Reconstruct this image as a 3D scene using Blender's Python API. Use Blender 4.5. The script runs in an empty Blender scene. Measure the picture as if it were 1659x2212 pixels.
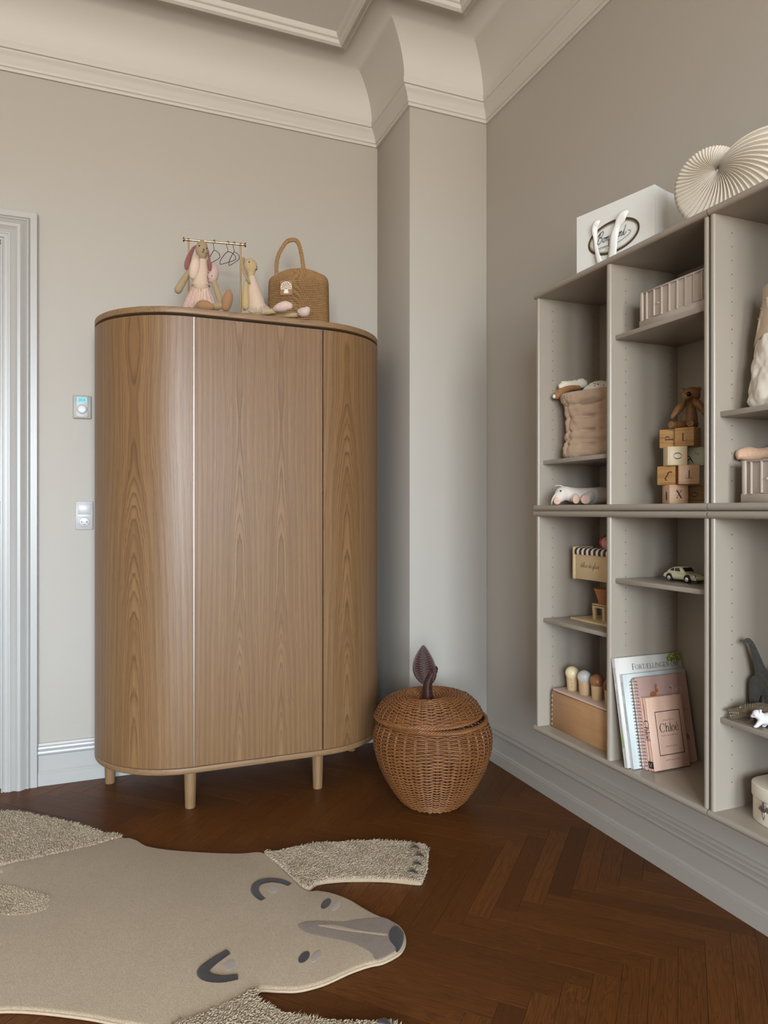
import bpy, bmesh, math, random
from mathutils import Vector, Matrix, noise
from math import sin, cos, pi, radians, sqrt, tan, atan2
random.seed(7)
SC = bpy.context.scene
COL = SC.collection

# ------------------------------------------------------------------ camera
YAW = radians(22.1)
cam_d = bpy.data.cameras.new('camera')
cam_d.sensor_fit = 'HORIZONTAL'
cam_d.sensor_width = 36.0
cam_d.lens = 36.0 * 1525.0 / 1659.0
cam_d.shift_y = -2.0 / 1659.0
cam_d.clip_start = 0.02
cam = bpy.data.objects.new('camera', cam_d)
cam.location = (0, 0, 1.1)
cam.rotation_euler = (pi / 2, 0, -YAW)
COL.objects.link(cam)
SC.camera = cam

# ------------------------------------------------------------------ world, daylight, exposure
SC.view_settings.view_transform = 'Standard'
SC.view_settings.look = 'None'
SC.view_settings.gamma = 1.0
SC.view_settings.use_curve_mapping = False
SC.view_settings.exposure = 0.0
wd = bpy.data.worlds.new('overcast_sky')
SC.world = wd
wd.use_nodes = True
_nt = wd.node_tree
SKY, SKY_C, GROUND, GROUND_C = 41.0, (0.74, 0.87, 1.0), 21.0, (1.0, 0.97, 0.91)
WZ0, WZ1 = 0.55, 2.78                               # window opening heights
_tc = _nt.nodes.new('ShaderNodeTexCoord')
_sx = _nt.nodes.new('ShaderNodeSeparateXYZ')
_rp = _nt.nodes.new('ShaderNodeValToRGB')           # pale street and facades below the horizon, overcast sky above
_nt.links.new(_tc.outputs['Generated'], _sx.inputs[0])
_mr = _nt.nodes.new('ShaderNodeMapRange')
_mr.inputs[1].default_value = -1.0
_mr.inputs[2].default_value = 1.0
_nt.links.new(_sx.outputs[2], _mr.inputs[0])
_nt.links.new(_mr.outputs[0], _rp.inputs[0])
_rp.color_ramp.elements[0].position = .495
_rp.color_ramp.elements[0].color = tuple(c*GROUND/SKY for c in GROUND_C) + (1,)
_rp.color_ramp.elements[1].position = .512
_rp.color_ramp.elements[1].color = SKY_C + (1,)
_nt.links.new(_rp.outputs[0], _nt.nodes['Background'].inputs[0])
_nt.nodes['Background'].inputs[1].default_value = SKY

# the two windows behind the camera: sky portals in the openings
WINDOWS = [(-1.70, 1.35), (0.00, 1.35)]
for wx, ww in WINDOWS:
    l = bpy.data.lights.new('window_portal', 'AREA')
    l.shape = 'RECTANGLE'
    l.size = ww
    l.size_y = WZ1-WZ0
    l.cycles.is_portal = True
    o = bpy.data.objects.new('window_portal', l)
    o.location = (wx, -3.94, (WZ0+WZ1)/2)
    o.rotation_euler = (pi / 2, 0, 0)               # faces into the room
    COL.objects.link(o)

# ------------------------------------------------------------------ mesh helpers
class MB:
    """collects verts / faces / uvs, then builds one mesh object"""
    def __init__(self):
        self.v = []; self.f = []; self.uv = None; self.fm = []
    def add(self, verts, faces, m=0):
        n = len(self.v)
        self.v += [tuple(p) for p in verts]
        self.f += [tuple(i + n for i in f) for f in faces]
        self.fm += [m] * len(faces)
        return self
    def box(self, x0, x1, y0, y1, z0, z1, m=0):
        return self.add([(x0,y0,z0),(x1,y0,z0),(x1,y1,z0),(x0,y1,z0),(x0,y0,z1),(x1,y0,z1),(x1,y1,z1),(x0,y1,z1)],
                        [(0,3,2,1),(4,5,6,7),(0,1,5,4),(1,2,6,5),(2,3,7,6),(3,0,4,7)], m)
    def prism(self, pts, ax, a, b, m=0):
        """extrude a 2-D polygon along an axis: ax 'z' pts=(x,y); 'y' pts=(x,z); 'x' pts=(y,z)"""
        def P(p, t):
            return {'z': (p[0], p[1], t), 'y': (p[0], t, p[1]), 'x': (t, p[0], p[1])}[ax]
        n = len(pts)
        vs = [P(p, a) for p in pts] + [P(p, b) for p in pts]
        fs = [tuple(range(n))[::-1], tuple(range(n, 2 * n))] + [(i, (i+1) % n, n + (i+1) % n, n + i) for i in range(n)]
        return self.add(vs, fs, m)
    def lathe(self, prof, n=32, c=(0,0,0), cap=True, m=0, sx=1.0, sy=1.0):
        vs = []; fs = []
        k = len(prof)
        for r, z in prof:
            for i in range(n):
                a = 2 * pi * i / n
                vs.append((c[0] + sx * r * cos(a), c[1] + sy * r * sin(a), c[2] + z))
        for j in range(k - 1):
            for i in range(n):
                i2 = (i + 1) % n
                fs.append((j*n+i, j*n+i2, (j+1)*n+i2, (j+1)*n+i))
        if cap:
            fs.append(tuple(range(n))[::-1])
            fs.append(tuple((k-1)*n + i for i in range(n)))
        return self.add(vs, fs, m)
    def tube(self, pts, rad, n=8, closed=False, cap=True, m=0, flat=None):
        """sweep a circle (radius may vary; flat = (a, b) multipliers) along a path"""
        P = [Vector(p) for p in pts]
        k = len(P)
        R = list(rad) if isinstance(rad, (list, tuple)) else [rad] * k
        T = []
        for i in range(k):
            if closed: t = P[(i+1) % k] - P[i-1]
            else: t = P[min(i+1, k-1)] - P[max(i-1, 0)]
            T.append(t.normalized() if t.length > 1e-9 else Vector((0,0,1)))
        up = Vector((0,0,1)) if abs(T[0].z) < .9 else Vector((1,0,0))
        nx = (up - T[0] * up.dot(T[0])).normalized()
        vs = []; fs = []
        for i in range(k):
            nx = (nx - T[i] * nx.dot(T[i]))
            nx = nx.normalized() if nx.length > 1e-9 else Vector((1,0,0))
            ny = T[i].cross(nx)
            fa, fb = flat if flat else (1, 1)
            for j in range(n):
                a = 2 * pi * j / n
                vs.append(P[i] + nx * (R[i] * fa * cos(a)) + ny * (R[i] * fb * sin(a)))
        for i in range(k if closed else k - 1):
            i2 = (i + 1) % k
            for j in range(n):
                j2 = (j + 1) % n
                fs.append((i*n+j, i*n+j2, i2*n+j2, i2*n+j))
        if cap and not closed:
            fs.append(tuple(range(n))[::-1])
            fs.append(tuple((k-1)*n + j for j in range(n)))
        return self.add(vs, fs, m)
    def ell(self, c, r, nu=20, nv=12, rot=None, m=0):
        """ellipsoid; rot = Matrix 3x3"""
        vs = []; fs = []
        rx, ry, rz = (r, r, r) if isinstance(r, (int, float)) else r
        c = Vector(c)
        def tr(x, y, z):
            p = Vector((x*rx, y*ry, z*rz))
            if rot is not None: p = rot @ p
            return c + p
        vs.append(tr(0,0,-1))
        for j in range(1, nv):
            t = -pi/2 + pi*j/nv
            for i in range(nu):
                a = 2*pi*i/nu
                vs.append(tr(cos(t)*cos(a), cos(t)*sin(a), sin(t)))
        vs.append(tr(0,0,1))
        for i in range(nu):
            fs.append((0, 1+(i+1) % nu, 1+i))
        for j in range(nv-2):
            for i in range(nu):
                i2 = (i+1) % nu
                fs.append((1+j*nu+i, 1+j*nu+i2, 1+(j+1)*nu+i2, 1+(j+1)*nu+i))
        L = len(vs)-1
        for i in range(nu):
            fs.append((L, 1+(nv-2)*nu+i, 1+(nv-2)*nu+(i+1) % nu))
        return self.add(vs, fs, m)
    def limb(self, pts, rad, n=14, m=0, flat=None, steps=5):
        """smooth rounded limb: catmull path with radii, closed by round ends"""
        pp, rr = crv(pts, steps, rad)
        return self.capsule(pp, rr, n, m, flat)
    def capsule(self, pp, rr, n=14, m=0, flat=None):
        P = [Vector(p) for p in pp]
        t0 = (P[0]-P[1]).normalized(); t1 = (P[-1]-P[-2]).normalized()
        pre = [P[0] + t0*rr[0]*s for s in (.985, .86, .5)]
        prr = [rr[0]*q for q in (.17, .51, .866)]
        post = [P[-1] + t1*rr[-1]*s for s in (.5, .86, .985)]
        por = [rr[-1]*q for q in (.866, .51, .17)]
        return self.tube(pre + P + post, prr + list(rr) + por, n, m=m, flat=flat)
    def mesh(self, name, smooth=False, angle=None, uv=None):
        me = bpy.data.meshes.new(name)
        me.from_pydata([tuple(p) for p in self.v], [], self.f)
        if any(self.fm):
            me.polygons.foreach_set('material_index', self.fm)
        if smooth:
            me.polygons.foreach_set('use_smooth', [True] * len(me.polygons))
            if angle: me.set_sharp_from_angle(angle=radians(angle))
        if uv:
            ul = me.uv_layers.new(name='UVMap')
            co = [0.0] * (len(me.loops) * 2)
            for li, l in enumerate(me.loops):
                u, w = uv(self.v[l.vertex_index])
                co[2*li] = u; co[2*li+1] = w
            ul.data.foreach_set('uv', co)
        me.update()
        return me
    def build(self, name, mat, parent=None, smooth=False, angle=None, bevel=0, seg=2, uv=None, bang=30):
        me = self.mesh(name, smooth, angle, uv)
        if bevel:
            bm = bmesh.new(); bm.from_mesh(me)
            es = [e for e in bm.edges if len(e.link_faces) == 2 and e.calc_face_angle(0) > radians(bang)]
            bmesh.ops.bevel(bm, geom=es, offset=bevel, segments=seg, profile=.5, affect='EDGES', clamp_overlap=True)
            bm.to_mesh(me); bm.free()
            me.polygons.foreach_set('use_smooth', [True] * len(me.polygons))
            me.set_sharp_from_angle(angle=radians(50))
        return ob(name, me, mat, parent)

def ob(name, me, mat, parent=None):
    o = bpy.data.objects.new(name, me)
    mats = mat if isinstance(mat, (list, tuple)) else [mat]
    if me is not None and len(me.materials) == 0:
        for m in mats: me.materials.append(m)
    COL.objects.link(o)
    if parent: o.parent = parent
    return o

def tag(o, label, cat, group=None):
    o['label'] = label; o['category'] = cat
    if group: o['group'] = group
    return o

def thing(name, label, cat, loc=(0,0,0), rz=0.0, group=None):
    o = bpy.data.objects.new(name, None)
    o.empty_display_size = .05
    COL.objects.link(o)
    o.location = loc; o.rotation_euler = (0, 0, rz)
    return tag(o, label, cat, group)

def struct(o):
    o['kind'] = 'structure'
    return o

def crv(pts, steps=6, rad=None, closed=False):
    """catmull-rom through points (and radii)"""
    P = [Vector(p) for p in pts]; k = len(P)
    out = []; ro = []
    segs = k if closed else k - 1
    for i in range(segs):
        if closed: a, b, c, d = P[i-1], P[i], P[(i+1) % k], P[(i+2) % k]
        else: a, b, c, d = P[max(i-1,0)], P[i], P[i+1], P[min(i+2,k-1)]
        if rad:
            if closed: ra, rb, rc, rd = rad[i-1], rad[i], rad[(i+1) % k], rad[(i+2) % k]
            else: ra, rb, rc, rd = rad[max(i-1,0)], rad[i], rad[i+1], rad[min(i+2,k-1)]
        for s in range(steps):
            t = s / steps
            f = lambda a, b, c, d: .5*((2*b)+(c-a)*t+(2*a-5*b+4*c-d)*t*t+(3*b-a-3*c+d)*t*t*t)
            out.append(f(a, b, c, d))
            if rad: ro.append(max(f(ra, rb, rc, rd), .0003))
    if not closed:
        out.append(P[-1])
        if rad: ro.append(rad[-1])
    return (out, ro) if rad else out

def blend(mb, name, mat, parent, voxel=.004, smooth=6, fac=.5):
    """fuse overlapping limbs of one body into a single continuous skin"""
    me = mb.mesh(name)
    o = bpy.data.objects.new(name, me)
    COL.objects.link(o)
    r = o.modifiers.new('r', 'REMESH'); r.mode = 'VOXEL'; r.voxel_size = voxel
    s = o.modifiers.new('s', 'SMOOTH'); s.iterations = smooth; s.factor = fac
    dg = bpy.context.evaluated_depsgraph_get()
    m2 = bpy.data.meshes.new_from_object(o.evaluated_get(dg))
    bpy.data.objects.remove(o); bpy.data.meshes.remove(me)
    m2.name = name
    m2.polygons.foreach_set('use_smooth', [True] * len(m2.polygons))
    return ob(name, m2, mat, parent)

def sweep(mb, path, prof, closed=False, m=0):
    """mitred horizontal sweep; the room lies to the right of the path; prof = (distance into room, z)"""
    P = [Vector(p) for p in path]; k = len(P)
    nrm = []
    for i in range(k if closed else k-1):
        d = (P[(i+1) % k] - P[i]).normalized()
        nrm.append(Vector((d.y, -d.x)))
    vs = []; n = len(prof)
    for i in range(k):
        if closed: a, b = nrm[i-1], nrm[i]
        else: a, b = nrm[max(i-1,0)], nrm[min(i,k-2)]
        mt = (a + b) / (1 + a.dot(b))
        for o, z in prof:
            q = P[i] + mt * o
            vs.append((q.x, q.y, z))
    fs = []
    for i in range(k if closed else k-1):
        i2 = (i+1) % k
        for j in range(n-1):
            fs.append((i*n+j, i2*n+j, i2*n+j+1, i*n+j+1))
    if not closed:
        fs.append(tuple(range(n)))
        fs.append(tuple((k-1)*n+j for j in range(n))[::-1])
    return mb.add(vs, fs, m)

# ------------------------------------------------------------------ material helpers
def rgb(r, g, b):
    f = lambda c: (c/255/12.92) if c/255 <= .04045 else ((c/255+.055)/1.055)**2.4
    return (f(r), f(g), f(b), 1.0)

class NT:
    def __init__(self, name):
        self.mat = bpy.data.materials.new(name)
        self.mat.use_nodes = True
        self.t = self.mat.node_tree
        self.b = self.t.nodes['Principled BSDF']
    def n(self, typ, props=None, **ins):
        nd = self.t.nodes.new('ShaderNode' + typ)
        for k, v in (props or {}).items(): setattr(nd, k, v)
        for k, v in ins.items():
            key = int(k[1:]) if k[0] == '_' and k[1:].isdigit() else k.replace('_', ' ')
            s = nd.inputs[key]
            if isinstance(v, bpy.types.NodeSocket): self.t.links.new(v, s)
            else: s.default_value = v
        return nd
    def math(self, op, a, b=0.0, c=None):
        kw = dict(_0=a, _1=b)
        if c is not None: kw['_2'] = c
        return self.n('Math', {'operation': op}, **kw).outputs[0]
    def noise(self, vec, scale, detail=2.0, rough=.5, dist=0.0, d='3D'):
        nd = self.n('TexNoise', {'noise_dimensions': d}, Scale=scale, Detail=detail, Roughness=rough, Distortion=dist)
        if vec is not None: self.t.links.new(vec, nd.inputs['Vector'])
        return nd.outputs[0]
    def coord(self, kind='Object'):
        return self.n('TexCoord').outputs[kind]
    def mapv(self, vec, scale=(1,1,1), loc=(0,0,0), rot=(0,0,0)):
        return self.n('Mapping', None, Vector=vec, Scale=scale, Location=loc, Rotation=rot).outputs[0]
    def ramp(self, fac, stops, interp='LINEAR'):
        nd = self.n('ValToRGB', None, Fac=fac)
        cr = nd.color_ramp; cr.interpolation = interp
        while len(cr.elements) < len(stops): cr.elements.new(.5)
        for e, (p, c) in zip(cr.elements, stops):
            e.position = p; e.color = c if len(c) == 4 else (*c, 1)
        return nd.outputs[0]
    def mix(self, f, a, b, mode='MIX'):
        nd = self.n('Mix', {'data_type': 'RGBA', 'blend_type': mode})
        for s, v in ((nd.inputs[0], f), (nd.inputs[6], a), (nd.inputs[7], b)):
            if isinstance(v, bpy.types.NodeSocket): self.t.links.new(v, s)
            else: s.default_value = v
        return nd.outputs[2]
    def bump(self, h, strength=.2, dist=.002):
        nd = self.n('Bump', None, Strength=strength, Distance=dist, Height=h)
        self.t.links.new(nd.outputs[0], self.b.inputs['Normal'])
        return self
    def out(self, color, rough=.5, metal=0.0, spec=None, sheen=None, sub=None):
        for k, v in (('Base Color', color), ('Roughness', rough), ('Metallic', metal)):
            if isinstance(v, bpy.types.NodeSocket): self.t.links.new(v, self.b.inputs[k])
            else: self.b.inputs[k].default_value = v
        if spec is not None: self.b.inputs['Specular IOR Level'].default_value = spec
        if sheen is not None:
            self.b.inputs['Sheen Weight'].default_value = sheen
            self.b.inputs['Sheen Roughness'].default_value = .5
        return self

M = {}
def plain(name, c, rough=.5, metal=0.0, var=.05, scale=30, bump=0.0, bscale=200, spec=None, sheen=None, bdist=.001):
    t = NT(name)
    co = t.coord()
    nz = t.noise(co, scale, 3)
    k = t.math('MULTIPLY_ADD', nz, var*2, 1-var)
    col = t.n('Mix', {'data_type': 'RGBA', 'blend_type': 'MULTIPLY'})
    col.inputs[0].default_value = 1
    col.inputs[6].default_value = c
    cc = t.n('CombineColor', None, Red=k, Green=k, Blue=k)
    t.t.links.new(cc.outputs[0], col.inputs[7])
    t.out(col.outputs[2], rough, metal, spec, sheen)
    if bump: t.bump(t.noise(co, bscale, 2), bump, bdist)
    M[name] = t.mat
    return t.mat
# ------------------------------------------------------------------ materials of the room
plain('wall_paint', rgb(176, 168, 157), .55, var=.012, scale=3, bump=.12, bscale=160, bdist=.0008)
plain('ceiling_paint', rgb(204, 197, 187), .6, var=.012, scale=3, bump=.12, bscale=90, bdist=.001)
plain('ceiling_field', rgb(220, 215, 206), .6, var=.012, scale=3, bump=.1, bscale=90, bdist=.001)
plain('white_gloss', rgb(178, 175, 170), .32, var=.012, scale=8, bump=.05, bscale=40)
plain('greige_trim', rgb(168, 159, 147), .42, var=.01, scale=8, bump=.04, bscale=60)
plain('greige_lacquer', rgb(150, 139, 125), .27, var=.008, scale=10, bump=.03, bscale=500, bdist=.0004)
plain('dark_gap', rgb(28, 22, 18), .8)
plain('hole_dark', rgb(78, 69, 61), .8)

def oak_veneer(name, half, off, z0, slope, seed, cmax=.05, freq=118.0):
    """cathedral oak veneer: u runs across the door, v up it (metres); book-matched about u = -off, hearts at distance half"""
    t = NT(name)
    uv = t.n('UVMap', {'uv_map': 'UVMap'}).outputs[0]
    sp = t.n('SeparateXYZ', None, Vector=uv)
    u, v = sp.outputs[0], sp.outputs[1]
    uvs = t.mapv(uv, (1, 1, 1), (seed, seed*.37, 0))
    heart = t.math('ABSOLUTE', t.math('SUBTRACT', t.math('ABSOLUTE', t.math('ADD', u, off)), half))
    mir = t.n('CombineXYZ', None, X=t.math('ADD', heart, seed), Y=v, Z=0.0).outputs[0]     # mirrored figure
    wob = t.noise(t.mapv(mir, (1.3, .55, 1)), 2.0, 2, .5)
    wob2 = t.noise(t.mapv(mir, (14, .7, 1)), 3.0, 3, .55)
    jag = t.noise(t.mapv(mir, (70, 7, 1)), 1.0, 3, .6)
    hh = t.math('ADD', heart, t.math('MULTIPLY', t.math('SUBTRACT', wob2, .5), .012))
    lin = t.math('MULTIPLY', t.math('SUBTRACT', v, z0), slope)
    lim = t.n('Math', {'operation': 'SMOOTH_MIN'}, _0=lin, _1=cmax, _2=.02).outputs[0]
    cone = t.math('ADD', lim, t.math('MULTIPLY', t.math('SUBTRACT', wob, .5), .05))
    sharp = t.math('MULTIPLY', t.math('POWER', t.math('ABSOLUTE', hh), 1.1), .10)
    d = t.math('ADD', sharp, t.math('SQRT', t.math('ADD', t.math('MULTIPLY', hh, hh), t.math('MULTIPLY', cone, cone))))
    ph = t.math('ADD', t.math('MULTIPLY', d, freq), t.math('MULTIPLY', jag, .95))
    ring = t.math('FRACT', ph)
    ringc = t.ramp(ring, [(0, (0,0,0)), (.42, (.06,.06,.06)), (.74, (.5,.5,.5)), (.88, (1,1,1)), (1, (.1,.1,.1))])
    strength = t.ramp(t.n('TexNoise', {'noise_dimensions': '1D'}, W=t.math('FLOOR', ph), Scale=1.73, Detail=0.0).outputs[0], [(.30, (.35,.35,.35)), (.62, (1,1,1))])
    ringc = t.math('MULTIPLY', ringc, strength)
    lines = t.ramp(t.noise(t.mapv(mir, (150, .8, 1)), 1.0, 3, .6, .3), [(.42, (0,0,0)), (.62, (1,1,1))])
    broad = t.noise(t.mapv(uvs, (26, 1.1, 1)), 1.5, 4, .6)
    fine = t.noise(t.mapv(uvs, (800, 12, 1)), 1.0, 3, .7)
    porem = t.ramp(t.noise(t.mapv(uvs, (460, 8, 1)), 1.0, 2, .6), [(.55, (0,0,0)), (.68, (1,1,1))])
    c = t.mix(broad, rgb(152, 117, 79), rgb(125, 92, 58))
    c = t.mix(t.math('MULTIPLY', lines, .5), c, rgb(112, 78, 47))
    ph2 = t.math('ADD', t.math('MULTIPLY', d, freq/5.2), t.math('MULTIPLY', jag, .5))
    band = t.ramp(t.math('FRACT', ph2), [(0, (.15,.15,.15)), (.35, (0,0,0)), (.80, (.85,.85,.85)), (.93, (1,1,1)), (1, (.15,.15,.15))])
    c = t.mix(t.math('MULTIPLY', band, .50), c, rgb(100, 67, 39))
    c = t.mix(t.math('MULTIPLY', ringc, .95), c, rgb(86, 56, 31))
    fleck = t.ramp(t.noise(t.mapv(mir, (30, 2.2, 1)), 2.0, 4, .65), [(.56, (0,0,0)), (.72, (1,1,1))])
    c = t.mix(t.math('MULTIPLY', t.math('MULTIPLY', fleck, ringc), .8), c, rgb(64, 40, 22))
    c = t.mix(t.math('MULTIPLY', porem, .40), c, rgb(108, 74, 44))
    c = t.mix(t.math('MULTIPLY', fine, .18), c, rgb(160, 126, 86))
    t.out(c, t.math('MULTIPLY_ADD', ringc, .1, .38))
    t.bump(t.math('ADD', t.math('MULTIPLY', porem, -1.0), ringc), .16, .0004)
    M[name] = t.mat
oak_veneer('oak_veneer', .079, 0.0, -.50, .036, 0.0, .058, 280.0)
oak_veneer('oak_veneer_side', .235, 0.0, -.40, .058, 3.3, .10, 225.0)
oak_veneer('oak_veneer_end', .165, 0.0, -.40, .055, 6.1, .11, 225.0)

def wood(name, light, dark, axis=2, rings=24.0, stretch=14.0, rough=.45, fig=.6, bump=.08):
    """small solid wood with grain along one object axis"""
    t = NT(name)
    oi = t.n('ObjectInfo').outputs['Random']
    off = t.n('CombineXYZ', None, X=t.math('MULTIPLY', oi, 7.3), Y=t.math('MULTIPLY', oi, 3.1), Z=t.math('MULTIPLY', oi, 5.7)).outputs[0]
    co = t.n('VectorMath', {'operation': 'ADD'}, _0=t.coord(), _1=off).outputs[0]
    sc = [stretch]*3; sc[axis] = 1.0
    v = t.mapv(co, tuple(sc))
    w = t.noise(v, 1.6, 3, .55, .4)
    r = t.math('FRACT', t.math('MULTIPLY', w, rings))
    rc = t.ramp(r, [(0, (0,0,0)), (.6, (.25,.25,.25)), (.92, (1,1,1)), (1, (.1,.1,.1))])
    sc2 = [260.0]*3; sc2[axis] = 9.0
    f = t.noise(t.mapv(co, tuple(sc2)), 1.0, 2, .6)
    c = t.mix(t.math('MULTIPLY', rc, fig), light, dark)
    c = t.mix(t.math('MULTIPLY', f, .35), c, dark)
    t.out(c, rough)
    t.bump(f, bump, .0003)
    M[name] = t.mat
wood('oak_solid', rgb(150, 118, 83), rgb(108, 77, 47), 2, rings=9)
wood('oak_edge', rgb(146, 114, 80), rgb(108, 78, 49), 0, rings=9)
wood('beech', rgb(206, 174, 134), rgb(180, 142, 100), 2, rings=6, fig=.35)
wood('beech_panel', rgb(190, 146, 102), rgb(160, 114, 74), 1, rings=5, fig=.35)
wood('pine_block', rgb(200, 156, 98), rgb(140, 92, 48), 0, rings=7, stretch=20, fig=.7)
wood('pale_block', rgb(226, 206, 168), rgb(204, 178, 132), 2, rings=5, stretch=20, fig=.4)
wood('pink_block', rgb(210, 172, 138), rgb(176, 130, 94), 0, rings=5, stretch=20, fig=.5)
wood('toy_oak', rgb(150, 108, 66), rgb(104, 70, 40), 2, rings=8, stretch=30, fig=.6)
wood('birch', rgb(214, 188, 146), rgb(196, 164, 120), 1, rings=4, fig=.25)

def parquet():
    """herringbone oak board: uses the board's own coordinates (x along the grain) baked as UV and a per-board random"""
    t = NT('parquet_oak')
    uv = t.n('UVMap', {'uv_map': 'UVMap'}).outputs[0]
    rnd = t.n('Attribute', {'attribute_name': 'rnd'}).outputs['Fac']
    sp = t.n('SeparateXYZ', None, Vector=uv)
    uvo = t.n('CombineXYZ', None, X=t.math('MULTIPLY_ADD', rnd, 37.0, sp.outputs[0]), Y=t.math('MULTIPLY_ADD', rnd, 11.0, sp.outputs[1]), Z=t.math('MULTIPLY', rnd, 5.0)).outputs[0]
    w = t.noise(t.mapv(uvo, (1.7, 20, 1)), 1.0, 3, .55, .6)
    ring = t.math('FRACT', t.math('MULTIPLY', w, 16.0))
    rc = t.ramp(ring, [(0, (0,0,0)), (.45, (.12,.12,.12)), (.86, (1,1,1)), (1, (0,0,0))])
    f = t.noise(t.mapv(uvo, (12, 480, 1)), 1.0, 3, .65)
    pore = t.ramp(t.noise(t.mapv(uvo, (9, 300, 1)), 1.0, 2, .6), [(.52, (0,0,0)), (.66, (1,1,1))])
    big = t.noise(t.mapv(uvo, (3, 9, 1)), 1.0, 3, .6)
    ray = t.ramp(t.noise(t.mapv(uvo, (55, 38, 1)), 1.0, 2, .5, 1.2), [(.66, (0,0,0)), (.72, (1,1,1))])
    base = t.ramp(rnd, [(0, rgb(77, 41, 16)), (.2, rgb(86, 46, 18)), (.55, rgb(93, 52, 20)), (.88, rgb(104, 60, 25)), (.93, rgb(88, 48, 19)), (1, rgb(61, 31, 13))])
    c = t.mix(t.math('MULTIPLY', rc, .66), base, rgb(48, 24, 9))
    c = t.mix(t.math('MULTIPLY', pore, .60), c, rgb(43, 22, 8))
    c = t.mix(t.math('MULTIPLY', f, .42), c, rgb(126, 80, 36))
    c = t.mix(t.math('MULTIPLY', ray, .22), c, rgb(136, 92, 48))
    c = t.mix(t.math('MULTIPLY', big, .25), c, rgb(72, 38, 15))
    t.out(c, t.math('MULTIPLY_ADD', f, .16, .36), spec=.16)
    t.bump(t.math('SUBTRACT', f, t.math('MULTIPLY', pore, .9)), .14, .0006)
    M['parquet_oak'] = t.mat
parquet()
# ------------------------------------------------------------------ the room shell
XL, XR, YF, YB, ZC = -3.2, 1.625, -3.8, 3.15, 3.13
PX, PY = 1.244, 2.77                     # pillar corner in the far right corner
DX0, DX1, DZ = -1.205, -0.349, 2.158     # door opening
# floor base and herringbone boards
PL, PW, PT = 0.4712, 0.0615, 0.012
floor = MB().box(XL-.15, XR+.15, YF-.15, YB+.15, -.06, -PT).build('floor', M['dark_gap'])
struct(floor); floor['label'] = 'dark oak herringbone parquet floor'
S2 = sqrt(.5)
sv, uv_ = Vector((S2, S2)), Vector((S2, -S2))
def clip(poly, x0, x1, y0, y1):
    for ax, lim, sg in ((0, x0, 1), (0, x1, -1), (1, y0, 1), (1, y1, -1)):
        out = []
        for i in range(len(poly)):
            a, b = poly[i-1], poly[i]
            da, db = sg*(a[ax]-lim), sg*(b[ax]-lim)
            if (da >= 0) != (db >= 0):
                t = da/(da-db); out.append(a + (b-a)*t)
            if db >= 0: out.append(b)
        poly = out
        if not poly: break
    return poly
boards = []
for row in range(-9, 3):
    for k in range(-70, 16):
        P = Vector((1.271 + k*sqrt(2)*PW, 2.037 + row*sqrt(2)*PL))
        A = P - sv*PL
        for dr, wd_, org in ((-sv, uv_, P), (uv_, -sv, A)):
            poly = [org, org+wd_*PW, org+wd_*PW+dr*PL, org+dr*PL]
            cen = sum(poly, Vector((0,0)))/4
            poly = clip(poly, XL, XR, YF, YB)
            if len(poly) < 3: continue
            boards.append((poly, org, dr, wd_, cen))
def board_mesh(mb_v, mb_f, uvs, rn, poly, org, dr, wd_, r):
    g = .00035; b = .0002
    c = sum(poly, Vector((0,0)))/len(poly)
    if sum((poly[i]-poly[i-1]).cross(c-poly[i-1]) if False else (poly[i-1].x*poly[i].y-poly[i].x*poly[i-1].y) for i in range(len(poly))) < 0:
        poly = poly[::-1]
    n = len(poly)
    def inset(dist):
        res = []
        for i in range(n):
            p0, p1, p2 = poly[i-1], poly[i], poly[(i+1) % n]
            d1 = (p1-p0).normalized(); d2 = (p2-p1).normalized()
            n1 = Vector((-d1.y, d1.x)); n2 = Vector((-d2.y, d2.x))
            den = 1+n1.dot(n2)
            res.append(p1 + (n1+n2)/max(den, .3)*dist)
        return res
    lo = inset(g); hi = inset(g+b)
    dz = (r*7 % 1)*.0006
    base = len(mb_v)
    for p in lo: mb_v.append((p.x, p.y, -PT))
    for p in lo: mb_v.append((p.x, p.y, -b*.8 - dz))
    for p in hi: mb_v.append((p.x, p.y, 0 - dz))
    for j in (0, 1):
        for i in range(n):
            i2 = (i+1) % n
            mb_f.append((base+j*n+i, base+j*n+i2, base+(j+1)*n+i2, base+(j+1)*n+i))
    mb_f.append(tuple(base+2*n+i for i in range(n)))
    for p in lo+lo+hi:
        uvs.append(((p-org).dot(dr), (p-org).dot(wd_))); rn.append(r)
def finish_board(name, v, f, uvs, rn, parent):
    me = bpy.data.meshes.new(name)
    me.from_pydata(v, [], f)
    ul = me.uv_layers.new(name='UVMap')
    for li, l in enumerate(me.loops): ul.data[li].uv = uvs[l.vertex_index]
    at = me.attributes.new('rnd', 'FLOAT', 'POINT')
    at.data.foreach_set('value', rn)
    return ob(name, me, M['parquet_oak'], parent)
fwd = Vector((sin(YAW), cos(YAW))); rgt = Vector((cos(YAW), -sin(YAW)))
rb = random.Random(3)
cand = []
rest = []
for bd in boards:
    c = bd[4]; d = c.dot(fwd); l = c.dot(rgt)
    vis = d > 1.25 and abs(l) < d*.544 + .3
    (cand if vis else rest).append((d, bd))
cand.sort(key=lambda t: t[0])
for i, (d, bd) in enumerate(cand):
    if i >= 300: rest.append((d, bd)); continue
    v, f, u_, rn = [], [], [], []
    board_mesh(v, f, u_, rn, bd[0], bd[1], bd[2], bd[3], rb.random())
    finish_board('plank', v, f, u_, rn, floor)
v, f, u_, rn = [], [], [], []
for d, bd in rest: board_mesh(v, f, u_, rn, bd[0], bd[1], bd[2], bd[3], rb.random())
o = finish_board('plank_field', v, f, u_, rn, floor); o['kind'] = 'stuff'

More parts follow.
